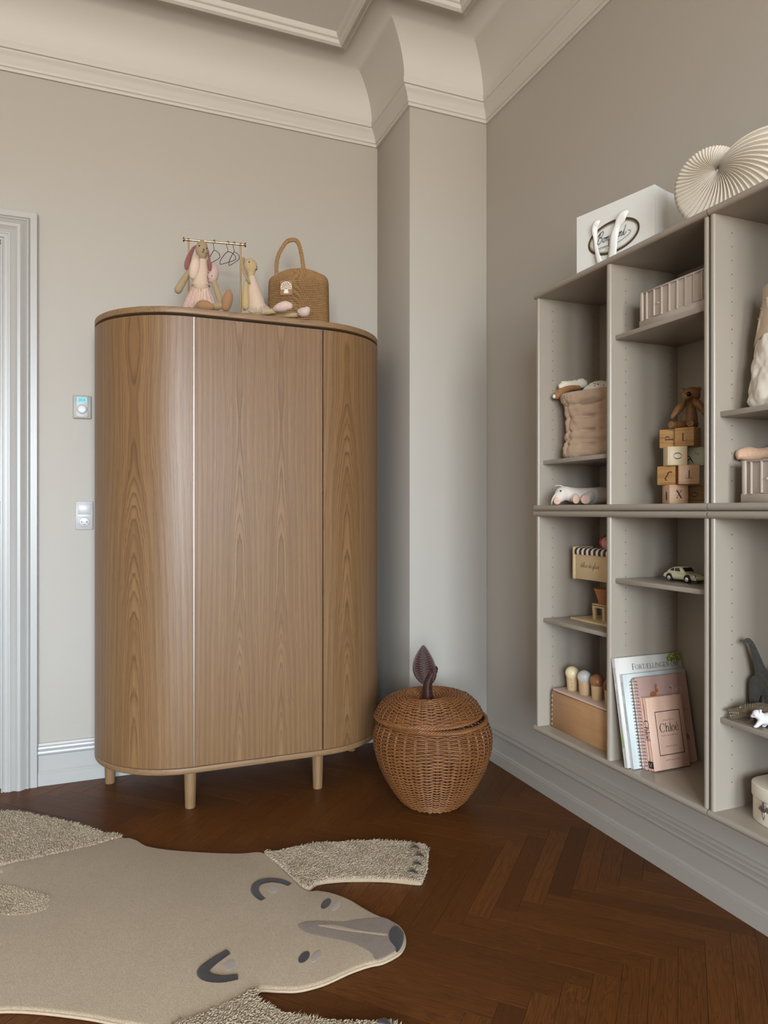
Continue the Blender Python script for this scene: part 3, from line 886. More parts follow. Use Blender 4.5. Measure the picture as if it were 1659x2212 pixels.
# ------------------------------------------------------------------ apple-shaped wicker basket
def wicker(name, c1, c2, rough=.38):
    t = NT(name)
    co = t.coord()
    a = t.noise(co, 18, 3, .6); b = t.noise(t.mapv(co, (1, 1, 6)), 60, 2, .6)
    c = t.mix(a, c1, c2)
    c = t.mix(t.math('MULTIPLY', b, .4), c, c2)
    t.out(c, rough)
    t.bump(b, .12, .0004)
    M[name] = t.mat
wicker('rattan', rgb(158, 104, 58), rgb(102, 60, 31))
wicker('rattan_dark', rgb(84, 50, 42), rgb(46, 25, 21))
def basket():
    t = thing('apple_basket', 'apple-shaped honey brown wicker basket with lid standing in the corner', 'basket', (1.172, 2.400, .0005), 0)
    NS = 34
    def interp(prof, s):
        P = crv([(r, z, 0) for r, z in prof], 14)
        L = [0]
        for i in range(1, len(P)): L.append(L[-1]+(P[i]-P[i-1]).length)
        q = s*L[-1]
        for i in range(1, len(P)):
            if L[i] >= q:
                f = (q-L[i-1])/max(L[i]-L[i-1], 1e-9)
                p = P[i-1].lerp(P[i], f); d = (P[i]-P[i-1]).normalized()
                return p.x, p.y, d
        return P[-1].x, P[-1].y, (P[-1]-P[-2]).normalized()
    def weave(mb, prof, rows, thick, amp, tilt=None, seed=1, per=6):
        rr = random.Random(seed)
        n = NS*per
        for k in range(rows):
            r, z, d = interp(prof, (k+.5)/rows)
            nr, nz = d.y, -d.x           # outward normal of the profile
            ph = (k % 2)*pi
            jz = rr.uniform(-.0006, .0006); jr = rr.uniform(-.0008, .0008)
            am = min(amp, r*.10)
            pts = []
            for i in range(n):
                a = 2*pi*i/n
                o = am*sin(NS/2*a+ph) + jr
                # strands sag between the stakes
                sg = .0008*cos(NS*a)
                p = Vector(((r+o*nr)*cos(a), (r+o*nr)*sin(a), z+o*nz+jz+sg))
                pts.append(tilt @ p if tilt else p)
            mb.tube(pts, thick*rr.uniform(.92, 1.08), 5, closed=True)
    prof = [(.098, .006), (.128, .030), (.165, .085), (.198, .150), (.217, .215), (.219, .262), (.208, .300), (.198, .318)]
    mb = MB(); weave(mb, prof, 57, .0027, .0036)
    o = mb.build('woven_side', M['rattan'], t, smooth=True)
    mb = MB()
    for k in range(NS):
        a = 2*pi*(k+.5)/NS
        for da in (-.012, .012):
            pts = []
            for i in range(15):
                r, z, d = interp(prof, i/14)
                aa = a + da*.219/max(r, .12)*.9
                pts.append((r*cos(aa), r*sin(aa), z))
            mb.tube(pts, .0022, 5)
    mb.build('stakes', M['rattan'], t, smooth=True)['kind'] = 'stuff'
    # bottom and rim
    MB().lathe([(.001, .003), (.10, .003), (.104, .008), (.10, .012), (.001, .012)], 40, cap=False).build('base', M['rattan'], t, smooth=True)
    def braid(mb, r, z, th, turns, strands, tilt=None, n=160, br=.006):
        for s in range(strands):
            pts = []
            for i in range(n):
                a = 2*pi*i/n; b = turns*a + 2*pi*s/strands
                p = Vector(((r+br*cos(b))*cos(a), (r+br*cos(b))*sin(a), z+br*1.1*sin(b)))
                pts.append(tilt @ p if tilt else p)
            mb.tube(pts, th, 5, closed=True)
    mb = MB(); braid(mb, .199, .322, .0034, 22, 5)
    mb.build('rim', M['rattan'], t, smooth=True)
    # lid: dimpled dome, slightly askew
    tl = Matrix.Translation((-.003, -.003, .006)) @ Matrix.Rotation(radians(-2.6), 4, Vector((.55, .83, 0))) 
    lp = [(.030, .372), (.046, .384), (.070, .397), (.100, .403), (.130, .399), (.160, .386), (.186, .361), (.197, .340), (.199, .330)]
    lid = MB(); weave(lid, lp[::-1], 38, .0027, .0032, tl, 5)
    lido = lid.build('lid', M['rattan'], t, smooth=True); lido['label'] = 'domed woven lid sitting slightly askew'
    mb = MB(); braid(mb, .199, .331, .0032, 24, 4, tl, br=.0045)
    mb.build('lid_rim', M['rattan'], lido, smooth=True)
    mb = MB()
    for k in range(NS):
        a = 2*pi*(k+.5)/NS
        pts = []
        for i in range(11):
            r, z, d = interp(lp, i/10)
            pts.append(tl @ Vector((r*cos(a), r*sin(a), z)))
        mb.tube(pts, .0022, 5)
    mb.build('lid_stakes', M['rattan'], lido, smooth=True)['kind'] = 'stuff'
    # stem: wound cane, flared foot
    top = tl @ Vector((0, 0, .378))
    def coil(mb, path, rads, pitch, th):
        P, R = crv(path, 10, rads)
        L = [0]
        for i in range(1, len(P)): L.append(L[-1]+(P[i]-P[i-1]).length)
        tot = L[-1]; m = int(tot/pitch*10); pts = []
        up = Vector((.3, .9, .1)).normalized()
        for k in range(m):
            q = tot*k/m
            i = 1
            while i < len(P)-1 and L[i] < q: i += 1
            f = (q-L[i-1])/max(L[i]-L[i-1], 1e-9)
            p = P[i-1].lerp(P[i], f); r = R[i-1]+(R[i]-R[i-1])*f
            d = (P[i]-P[i-1]).normalized()
            nx = (up-d*up.dot(d)).normalized(); ny = d.cross(nx)
            a = 2*pi*k/10
            pts.append(p+nx*r*cos(a)+ny*r*sin(a))
        mb.tube(pts, th, 5)
    ix = Vector((cos(YAW), -sin(YAW), 0))        # across the view: the stem leans this way
    mb = MB()
    sp = [top+Vector((0,0,-.014)), top+Vector((0,0,.004)), top+Vector((0,0,.022)), top+Vector((0,0,.060)), top+ix*.010+Vector((0,0,.090)), top+ix*.026+Vector((0,0,.118))]
    coil(mb, sp, [.034, .027, .018, .0155, .013, .0125], .0046, .0026)
    P, R = crv(sp, 5, [.032, .025, .016, .0135, .011, .0105])
    mb.tube(P, R, 12)
    e = top+ix*.027+Vector((0,0,.121)); mb.ell(e, .0125, 12, 8)
    mb.build('stem', M['rattan_dark'], lido, smooth=True)
    # leaf: flat woven blade
    lf = MB()
    n = 34; base = top+ix*.000+Vector((0, 0, .058)); ny = Vector((sin(YAW), cos(YAW), 0))
    H = .152
    def half(s): return .0405*(sin(pi*min(1, s**.80))**.85)+.0012
    lt = Vector((-.010, 0, 0))
    def lp_(s, x):
        ctr = base + Vector((0,0,1))*(s*H) + ix*(-.016*s-.006*sin(pi*s))
        return ctr + ix*x + ny*(-.010*(x/.03)**2 - .012*s)
    for k in range(n):
        s = (k+.6)/n; w = half(s)
        lf.tube([lp_(s, w*q) + ny*(.0016*(1 if (i+k) % 2 else -1)) for i, q in enumerate((-1, -.66, -.33, 0, .33, .66, 1))], .0022, 5)
    for q in (-.5, 0, .5):
        lf.tube([lp_(s/20, half(s/20)*q) for s in range(21)], .0019, 5)
    edge = [lp_(s/24, half(s/24)) for s in range(25)] + [lp_(s/24, -half(s/24)) for s in range(24, -1, -1)]
    lf.tube(edge, .0029, 6)
    lf.build('leaf', M['rattan_dark'], lido, smooth=True)
basket()
# ------------------------------------------------------------------ printed lettering (flat print on its carrier)
def _rect(x0, y0, x1, y1): return [[(x0,y0),(x1,y0),(x1,y1),(x0,y1)]]
def _diag(x0, y0, x1, y1, w): return [[(x0-w/2,y0),(x0+w/2,y0),(x1+w/2,y1),(x1-w/2,y1)]]
def _arc(cx, cy, rx, ry, a0, a1, tk, tn, n=22):
    """bowl with contrast: thick at the sides, thin at top and bottom"""
    q = []
    for i in range(n):
        A, B = radians(a0+(a1-a0)*i/n), radians(a0+(a1-a0)*(i+1)/n)
        o = lambda a: (cx+rx*cos(a), cy+ry*sin(a)); m = lambda a: (cx+(rx-tk)*cos(a), cy+(ry-tn)*sin(a))
        q.append([o(A), o(B), m(B), m(A)])
    return q
TK, TN, SE = .125, .042, .085
def _stem(x, y0=0, y1=1, top=True, bot=True, w=TK):
    r = _rect(x, y0, x+w, y1)
    if bot: r += _rect(x-SE, y0, x+w+SE, y0+TN)
    if top: r += _rect(x-SE, y1-TN, x+w+SE, y1)
    return r
def glyph(c):
    """serif glyphs: (quads, advance), cap height 1"""
    if c == 'O': return _arc(.44,.5,.42,.52,0,360,.12,TN), .93
    if c == 'o': return _arc(.27,.33,.26,.35,0,360,.10,TN), .60
    if c == 'e' or c == 'é':
        q = _arc(.27,.33,.26,.35,20,330,.10,TN) + _rect(.08,.36,.50,.36+TN)
        if c == 'é': q += [[(.22,.76),(.28,.74),(.46,.98),(.36,.99)]]
        return q, .58
    if c == 'C': return _arc(.46,.5,.44,.52,42,318,.125,TN) + [[(.75,.62),(.80,.62),(.80,.96),(.76,.96)]], .90
    if c == 'G': return _arc(.46,.5,.44,.52,42,318,.125,TN) + [[(.75,.66),(.80,.66),(.80,.96),(.76,.96)]] + _rect(.70,.05,.82,.42) + _rect(.62,.40,.90,.44), .97
    if c == 'h': return _stem(.09,0,1,False,True,.10) + [[(0,.96),(.19,1.0),(.19,.96),(.09,.93)]] + _arc(.34,.42,.21,.25,0,180,.10,.07) + _stem(.45,0,.42,False,True,.10), .68
    if c == 'l': return _stem(.09,0,1,False,True,.10) + [[(0,.96),(.19,1.0),(.19,.96),(.09,.93)]], .29
    if c == 'I': return _stem(.12), .38
    if c == 'L': return _stem(.10) + _rect(.1,0,.62,TN) + [[(.58,0),(.64,0),(.66,.26),(.63,.26)]], .70
    if c == 'T': return _stem(.32,0,1,False,True) + _rect(.02,1-TN,.76,1) + [[(.02,.78),(.05,.78),(.09,1),(.02,1)],[(.73,.78),(.76,.78),(.76,1),(.69,1)]], .79
    if c == 'E': return _stem(.10) + _rect(.1,0,.64,TN) + _rect(.1,1-TN,.62,1) + _rect(.2,.49,.5,.49+TN) + [[(.6,0),(.66,0),(.68,.26),(.65,.26)],[(.58,.78),(.62,.78),(.62,1),(.55,1)],[(.48,.38),(.51,.38),(.51,.63),(.48,.63)]], .73
    if c == 'F': return _stem(.10) + _rect(.1,1-TN,.62,1) + _rect(.2,.49,.5,.49+TN) + [[(.58,.76),(.62,.76),(.62,1),(.55,1)],[(.48,.38),(.51,.38),(.51,.63),(.48,.63)]], .66
    if c == 'P': return _stem(.10) + _arc(.30,.73,.34,.27,-90,90,.12,TN) + _rect(.2,1-TN,.31,1) + _rect(.2,.46,.31,.46+TN), .70
    if c == 'R': return _stem(.10) + _arc(.30,.74,.32,.26,-90,90,.12,TN) + _rect(.2,1-TN,.31,1) + _rect(.2,.48,.31,.48+TN) + [[(.36,.5),(.50,.5),(.82,0),(.66,0)]], .82
    if c == 'N': return _stem(.10,0,1,True,True,.05) + _stem(.70,0,1,True,False,.05) + [[(.05,1),(.20,1),(.76,0),(.66,0)]], .88
    if c == 'M': return _stem(.12,0,1,True,True,.05) + _stem(.86,0,1,True,True,.12) + [[(.08,1),(.24,1),(.55,.05),(.48,.05)],[(.48,.05),(.54,.05),(.90,1),(.86,1)]], 1.10
    if c == 'X': return [[(.04,1),(.22,1),(.80,0),(.62,0)],[(.66,1),(.72,1),(.14,0),(.08,0)]] + _rect(0,1-TN,.34,1) + _rect(.52,1-TN,.82,1) + _rect(0,0,.28,TN) + _rect(.5,0,.88,TN), .86
    if c == 'Æ': return [[(.42,1),(.50,1),(.10,0),(.04,0)]] + _stem(.55,0,1,False,False,.115) + _rect(.4,1-TN,1.06,1) + _rect(.55,0,1.10,TN) + _rect(.2,.38,.6,.38+TN) + _rect(.65,.49,.95,.49+TN) + _rect(-.04,0,.24,TN) + _rect(.45,0,.75,TN) + [[(1.05,0),(1.10,0),(1.13,.26),(1.10,.26)],[(1.02,.78),(1.06,.78),(1.06,1),(1.0,1)]], 1.16
    return [], .36
def serif(text, size, caps_small=1.0, track=.0):
    """list of quads for a line, starting at x=0; first letter full size, others caps_small"""
    out = []; x = 0
    for i, ch in enumerate(text):
        s = size if i == 0 else size*caps_small
        q, adv = glyph(ch)
        out += [[(x+p[0]*s, p[1]*s) for p in f] for f in q]
        x += (adv+track)*s
    return out, x
def ribbon(pts, w, steps=6):
    """pen stroke along a smooth curve; w = constant or list"""
    if isinstance(w, (int, float)): w = [w]*len(pts)
    P, R = crv([(p[0], p[1], 0) for p in pts], steps, w)
    q = []; L = []
    for i in range(len(P)):
        d = P[min(i+1, len(P)-1)]-P[max(i-1, 0)]
        n = Vector((-d.y, d.x, 0)); n = n.normalized()*R[i]/2 if n.length > 1e-9 else Vector((0, R[i]/2, 0))
        L.append((P[i]+n, P[i]-n))
    for i in range(len(P)-1):
        a, b = L[i], L[i+1]
        q.append([(a[1].x,a[1].y),(b[1].x,b[1].y),(b[0].x,b[0].y),(a[0].x,a[0].y)])
    return q
def disc(cx, cy, rx, ry=None, n=16, ang=0.0):
    ry = ry or rx
    return [[(cx+rx*cos(2*pi*i/n)*cos(ang)-ry*sin(2*pi*i/n)*sin(ang), cy+rx*cos(2*pi*i/n)*sin(ang)+ry*sin(2*pi*i/n)*cos(ang)) for i in range(n)]]
def shift(q, dx=0, dy=0, s=1.0, rot=0.0):
    c, si = cos(rot), sin(rot)
    return [[(dx+s*(p[0]*c-p[1]*si), dy+s*(p[0]*si+p[1]*c)) for p in f] for f in q]
def printed(name, quads, mat, parent, org, ex, ey, lift=.0003):
    """lay flat print on a surface: origin, right vector and up vector in the parent's space"""
    org, ex, ey = Vector(org), Vector(ex).normalized(), Vector(ey).normalized()
    nz = ex.cross(ey).normalized()
    mb = MB()
    for f in quads:
        mb.add([org+ex*p[0]+ey*p[1]+nz*lift for p in f], [tuple(range(len(f)))])
    return mb.build(name, mat, parent)
_fontcache = {}
def sans(text, size, width=None):
    """small plain lettering from the built-in font, as quads/tris around x=0 start"""
    cu = bpy.data.curves.new('t', 'FONT'); cu.body = text; cu.size = size; cu.resolution_u = 2
    o = bpy.data.objects.new('t', cu); COL.objects.link(o)
    dg = bpy.context.evaluated_depsgraph_get()
    me = bpy.data.meshes.new_from_object(o.evaluated_get(dg))
    q = [[(me.vertices[v].co.x, me.vertices[v].co.y) for v in p.vertices] for p in me.polygons]
    bpy.data.objects.remove(o); bpy.data.curves.remove(cu); bpy.data.meshes.remove(me)
    xs = [p[0] for f in q for p in f]
    k = (width/(max(xs)-min(xs))) if width else 1.0
    x0 = min(xs)
    return [[((p[0]-x0)*k, p[1]) for p in f] for f in q]
# flowing hand for the stall and the bag
_cur = {
 'd': ([(.30,.36),(.20,.42),(.06,.30),(.04,.10),(.16,.0),(.28,.14),(.36,.55),(.42,1.0),(.36,.5),(.34,.08),(.44,.0),(.52,.06)], .50),
 'e': ([(.0,.10),(.14,.18),(.28,.30),(.22,.42),(.08,.34),(.06,.10),(.18,.0),(.34,.08)], .36),
 'l': ([(.0,.06),(.16,.40),(.26,.85),(.18,1.0),(.10,.7),(.10,.15),(.18,.0),(.28,.06)], .28),
 'i': ([(.0,.06),(.10,.38),(.08,.10),(.16,.0),(.26,.06)], .26),
 'c': ([(.30,.34),(.20,.42),(.06,.30),(.05,.10),(.16,.0),(.32,.08)], .34),
 'g': ([(.32,.34),(.20,.42),(.06,.30),(.05,.10),(.16,.0),(.30,.14),(.34,.38),(.30,-.2),(.18,-.45),(.06,-.38),(.18,-.12),(.44,.08)], .44),
 'a': ([(.30,.36),(.18,.42),(.05,.28),(.05,.08),(.16,.0),(.28,.16),(.31,.38),(.30,.08),(.36,.0),(.44,.06)], .44),
 'o': ([(.22,.40),(.08,.34),(.03,.16),(.12,.0),(.26,.10),(.28,.30),(.18,.40),(.24,.34),(.40,.36)], .38),
 'n': ([(.0,.30),(.08,.40),(.06,.0),(.08,.22),(.22,.42),(.26,.30),(.24,.06),(.32,.0),(.40,.08)], .40),
 'p': ([(.0,.28),(.10,.42),(.02,-.45),(.06,.2),(.20,.42),(.30,.28),(.22,.04),(.10,.06),(.24,.0),(.40,.10)], .40),
 't': ([(.0,.10),(.12,.5),(.18,.85),(.10,.3),(.12,.02),(.24,.02),(.38,.22)], .34),
 'B': ([(-.12,-.12),(-.02,-.16),(.10,.10),(.26,.95),(.10,.80),(.06,.66),(.24,.92),(.50,1.02),(.60,.84),(.44,.58),(.26,.52),(.50,.48),(.56,.24),(.40,.02),(.18,.0),(.10,.12)], .66),
}
def cursive(text, size, w, slant=.25):
    out = []; x = 0
    for ch in text:
        if ch == ' ': x += .3*size; continue
        base = {'é': 'e'}.get(ch, ch)
        P, adv = _cur[base]
        pts = [(x+(p[0]+slant*p[1])*size, p[1]*size) for p in P]
        out += ribbon(pts, w, 4)
        if ch == 'é': out += ribbon([(x+.30*size, .55*size), (x+.40*size, .72*size)], w, 2)
        if ch == 'i': out += disc(x+.22*size, .58*size, w*.8, n=8)
        x += adv*size
    return out, x
plain('ink_black', rgb(26, 24, 26), .5)
plain('ink_brown', rgb(70, 52, 40), .6)
plain('ink_grey', rgb(120, 104, 96), .6)
plain('ink_sepia', rgb(74, 58, 30), .55)
# ------------------------------------------------------------------ things standing on the wardrobe
ZW = 1.8403
def linen(name, c1, c2, scale=500, bump=.35):
    t = NT(name); co = t.coord()
    a = t.noise(co, scale, 2, .6); b = t.noise(co, 25, 3, .6)
    c = t.mix(a, c1, c2); c = t.mix(t.math('MULTIPLY', b, .35), c, c2)
    t.out(c, .9, spec=.15, sheen=.2); t.bump(t.math('ADD', a, t.math('MULTIPLY', b, 2.0)), bump, .0012)
    M[name] = t.mat
linen('linen_tan', rgb(176, 154, 120), rgb(150, 128, 96))
linen('linen_pale', rgb(196, 172, 130), rgb(170, 146, 106))
linen('ear_rose', rgb(150, 102, 94), rgb(126, 80, 74))
linen('blush_cloth', rgb(214, 190, 168), rgb(192, 166, 144))
linen('blush_fur', rgb(222, 200, 180), rgb(198, 172, 150), 140, .9)
linen('pig_pink', rgb(204, 178, 166), rgb(182, 152, 140), 160, .7)
linen('shoe_tan', rgb(172, 134, 98), rgb(146, 108, 76))
linen('shoe_pink', rgb(220, 196, 186), rgb(198, 170, 160))
plain('brass', rgb(206, 178, 132), .28, metal=.9)
plain('brass_dark', rgb(126, 100, 72), .35, metal=.8)
plain('wire_black', rgb(38, 34, 32), .4, metal=.3)
plain('walnut', rgb(74, 50, 34), .5)
plain('bead_black', rgb(16, 14, 14), .25)
def tulle(name, col, al):
    t = NT(name); co = t.coord()
    a = t.noise(co, 120, 3, .7)
    t.out(col, .9)
    t.t.links.new(t.math('MULTIPLY_ADD', a, .5, al-.25), t.b.inputs['Alpha'])
    M[name] = t.mat
tulle('tulle_blush', rgb(232, 198, 184), .42)
tulle('tulle_grey', rgb(214, 194, 176), .34)
def tutu(mb, c, r0, r1, h0, h1, n=120, seed=1, sy=.8, a0=0, a1=2*pi):
    """ruffled skirt layer from (r0,h0) to (r1,h1)"""
    rr = random.Random(seed); k = 7; vs = []; fs = []
    for j in range(k):
        s = j/(k-1)
        for i in range(n):
            a = a0+(a1-a0)*i/(n-1)
            w = 1+.16*s*sin(a*17+seed+2*s)+.10*s*noise.noise(Vector((cos(a)*6, sin(a)*6, seed+s*2)))
            r = (r0+(r1-r0)*s**.8)*w
            vs.append((c[0]+r*cos(a), c[1]+r*sy*sin(a), h0+(h1-h0)*s + .006*s*noise.noise(Vector((a*5, s*3, seed)))))
    for j in range(k-1):
        for i in range(n-1): fs.append((j*n+i, j*n+i+1, (j+1)*n+i+1, (j+1)*n+i))
    mb.add(vs, fs)
def at(px, d, z):
    """ground position on the line of sight of image column px, d metres in front of the lens"""
    l = (px-829.5)/1525
    return (d*(l*cos(YAW)+sin(YAW)), d*(cos(YAW)-l*sin(YAW)), z)

def rabbit_big():
    t = thing('plush_rabbit', 'linen rabbit doll with rose ears, fur vest and tutu sitting on the wardrobe', 'soft toy', at(435.7, 2.66, ZW), -YAW)
    u = .0002103
    q = lambda cx, cy, y=0.0: ((cx-545)*u, y, max((1566-cy)*u, .004))
    R = lambda r: r*u
    b = MB()
    b.limb([q(535,330,.012), q(550,400,0), q(570,470,-.008)], [R(104), R(118), R(88)], 18)
    b.ell(q(540,310,.01), (R(104), R(105), R(112)), 18, 12)
    b.ell(q(622,452,-.02), (R(46), R(55), R(42)), 14, 10)
    b.limb([q(560,540,0), q(540,640,.004), q(520,820,.008), q(520,1100,.012), q(520,1380,.015)], [R(62), R(108), R(118), R(112), R(120)], 18)
    b.limb([q(420,640,.004), q(330,760,.0), q(230,930,-.004), q(135,1110,-.008)], [R(46), R(50), R(62), R(72)], 12)
    b.limb([q(660,640,.006), q(720,800,.0), q(800,1040,-.012), q(895,1300,-.02)], [R(46), R(50), R(54), R(58)], 12)
    b.limb([q(480,1460,.0), q(500,1470,-.02), q(600,1450,-.035)], [R(85), R(70), R(60)], 12)
    b.limb([q(620,1450,.0), q(780,1430,-.02), q(960,1420,-.03)], [R(85), R(68), R(60)], 12)
    body = blend(b, 'body', M['linen_tan'], t, .0035, 4)
    for pts, rd, lab in (([q(432,272,.02), q(385,330,.012), q(335,480,.0), q(305,640,-.006), q(298,705,-.006)], [R(16), R(26), R(44), R(66), R(60)], 'l'),
                         ([q(650,380,.012), q(668,470,.0), q(690,600,-.012), q(706,700,-.018), q(712,745,-.018)], [R(24), R(44), R(70), R(80), R(64)], 'r')):
        MB().limb(pts, rd, 14, flat=(1.0, .42) if lab == 'l' else (1.0, .42)).build('ear', M['ear_rose'], t, smooth=True)
    for c in (q(530,348,-.0225), q(652,372,-.012)):
        MB().ell(c, R(13), 8, 6).build('eye', M['bead_black'], t, smooth=True)
    m = MB().tube(crv([q(608,415,-.0325), q(622,440,-.034), q(615,470,-.034), q(590,475,-.031)], 4), R(5), 6)
    m.tube([q(636,425,-.032), q(624,442,-.034)], R(5), 6)
    m.build('mouth', M['ink_brown'], t, smooth=True)
    # bodice
    b = MB().limb([q(560,600,.002), q(545,700,.004), q(530,860,.006), q(520,985,.008)], [R(88), R(122), R(140), R(150)], 24)
    b.build('bodice', M['blush_cloth'], t, smooth=True)
    # fluffy vest: two front halves
    v = MB()
    v.limb([q(420,520,.0), q(455,640,-.016), q(440,760,-.018), q(420,860,-.014)], [R(52), R(86), R(98), R(84)], 14)
    vf = blend(v, 'vest', M['blush_fur'], t, .004, 2); vf['label'] = 'pale pink fluffy vest front'
    v = MB().limb([q(745,640,.012), q(765,760,.0), q(750,880,-.008), q(742,920,-.008)], [R(60), R(88), R(96), R(80)], 14)
    vb = blend(v, 'pouch', M['pig_pink'], t, .004, 2); vb['label'] = 'small pink plush pouch with a stitched face'
    for c in (q(762,895,-.030), q(695,830,-.026)): MB().ell(c, R(9), 8, 6).build('pouch_eye', M['bead_black'], vb, smooth=True)
    MB().tube(crv([q(672,900,-.026), q(690,925,-.029), q(700,945,-.03), q(715,950,-.03)], 4), R(4), 6).build('pouch_mouth', M['ink_brown'], vb, smooth=True)
    s = MB()
    for k, (r1, h1) in enumerate(((190, 1300), (250, 1380), (300, 1440))):
        tutu(s, q(500,1000,.012), R(130), R(r1), q(0,1000)[2], q(0,h1)[2], seed=k+2, sy=.55)
    s.build('tutu', M['tulle_blush'], t, smooth=True)
    s = MB(); tutu(s, q(520,1000,.012), R(130), R(172), q(0,990)[2], q(0,1330)[2], seed=9, sy=.75)
    s.build('skirt', M['blush_cloth'], t, smooth=True)
    MB().tube(crv([q(520+155*cos(a), 1000, .010+.03*sin(a)) for a in [2*pi*i/14 for i in range(14)]], 3, closed=True), R(14), 8, closed=True).build('waistband', M['blush_fur'], t, smooth=True)
    sh = MB().limb([q(520,1455,-.035), q(600,1440,-.045), q(700,1450,-.05), q(760,1470,-.05)], [R(62), R(92), R(88), R(60)], 14)
    sh.build('shoe', M['shoe_tan'], t, smooth=True)
    sh = MB().limb([q(1010,1440,-.03), q(1040,1340,-.034), q(1060,1240,-.034), q(1062,1190,-.034)], [R(84), R(96), R(82), R(56)], 14)
    sh.build('shoe', M['shoe_tan'], t, smooth=True)
rabbit_big()

def rabbit_small():
    t = thing('plush_rabbit', 'pale linen rabbit doll in profile with pink slippers beside the jute bag', 'soft toy', at(541.6, 2.735, ZW), -YAW)
    u = .0002486
    q = lambda cx, cy, y=0.0: ((cx-300)*u, y, max((1084-cy)*u, .004))
    R = lambda r: r*u
    b = MB()
    b.ell(q(285,300,0), (R(118), R(100), R(122)), 18, 12)
    b.limb([q(330,330,-.004), q(372,345,-.006)], [R(72), R(40)], 14)
    b.limb([q(300,400,0), q(308,480,0), q(330,620,0), q(360,800,0), q(390,1000,0)], [R(66), R(56), R(84), R(110), R(126)], 16)
    b.limb([q(250,560,-.02), q(240,700,-.026), q(240,850,-.03), q(242,960,-.03)], [R(34), R(46), R(58), R(60)], 12)
    b.limb([q(400,1010,-.01), q(560,1035,-.02), q(700,1030,-.03)], [R(70), R(48), R(44)], 12)
    b.limb([q(420,1010,.02), q(700,1045,.01), q(1080,1060,.0)], [R(70), R(46), R(40)], 12)
    blend(b, 'body', M['linen_pale'], t, .0038, 4)
    MB().limb([q(205,215,-.02), q(190,300,-.03), q(225,430,-.034), q(280,550,-.032), q(305,592,-.03)], [R(30), R(46), R(44), R(34), R(22)], 12, flat=(1, .5)).build('ear', M['linen_tan'], t, smooth=True)
    MB().limb([q(215,230,.02), q(200,320,.03), q(240,440,.032), q(290,540,.03)], [R(28), R(42), R(40), R(26)], 12, flat=(1, .5)).build('ear', M['linen_tan'], t, smooth=True)
    MB().ell(q(295,268,-.0245), R(11), 8, 6).build('eye', M['bead_black'], t, smooth=True)
    MB().tube(crv([q(398,318,-.012), q(408,340,-.013), q(402,368,-.014), q(382,362,-.017)], 4), R(5), 6).build('mouth', M['ink_brown'], t, smooth=True)
    MB().limb([q(318,500,0), q(340,640,0), q(370,800,-.002), q(400,950,-.002)], [R(66), R(96), R(124), R(138)], 18).build('dress', M['blush_cloth'], t, smooth=True)
    s = MB()
    for k, r1 in enumerate((200, 250)): tutu(s, q(410,900,0), R(110), R(r1), q(0,880)[2], q(0,1062)[2], seed=k+20, sy=.7)
    s.build('tutu', M['tulle_grey'], t, smooth=True)
    for pts, rd in (([q(720,1010,-.04), q(790,1000,-.05), q(880,985,-.055), q(930,985,-.055)], [R(52), R(72), R(78), R(58)]),
                    ([q(1085,1085,-.03), q(1130,1075,-.04), q(1175,1055,-.045), q(1195,1035,-.045)], [R(48), R(72), R(78), R(56)])):
        o = blend(MB().limb(pts, rd, 14), 'slipper', M['shoe_pink'], t, .004, 2)
        a, c = Vector(pts[0]), Vector(pts[-1])
        mid = a.lerp(c, .35)
        MB().tube([mid+Vector((R(62)*cos(k), -R(60), R(34)*sin(k))) for k in [2*pi*i/16 for i in range(16)]], R(9), 6, closed=True).build('slipper_edge', M['shoe_pink'], o, smooth=True)
rabbit_small()

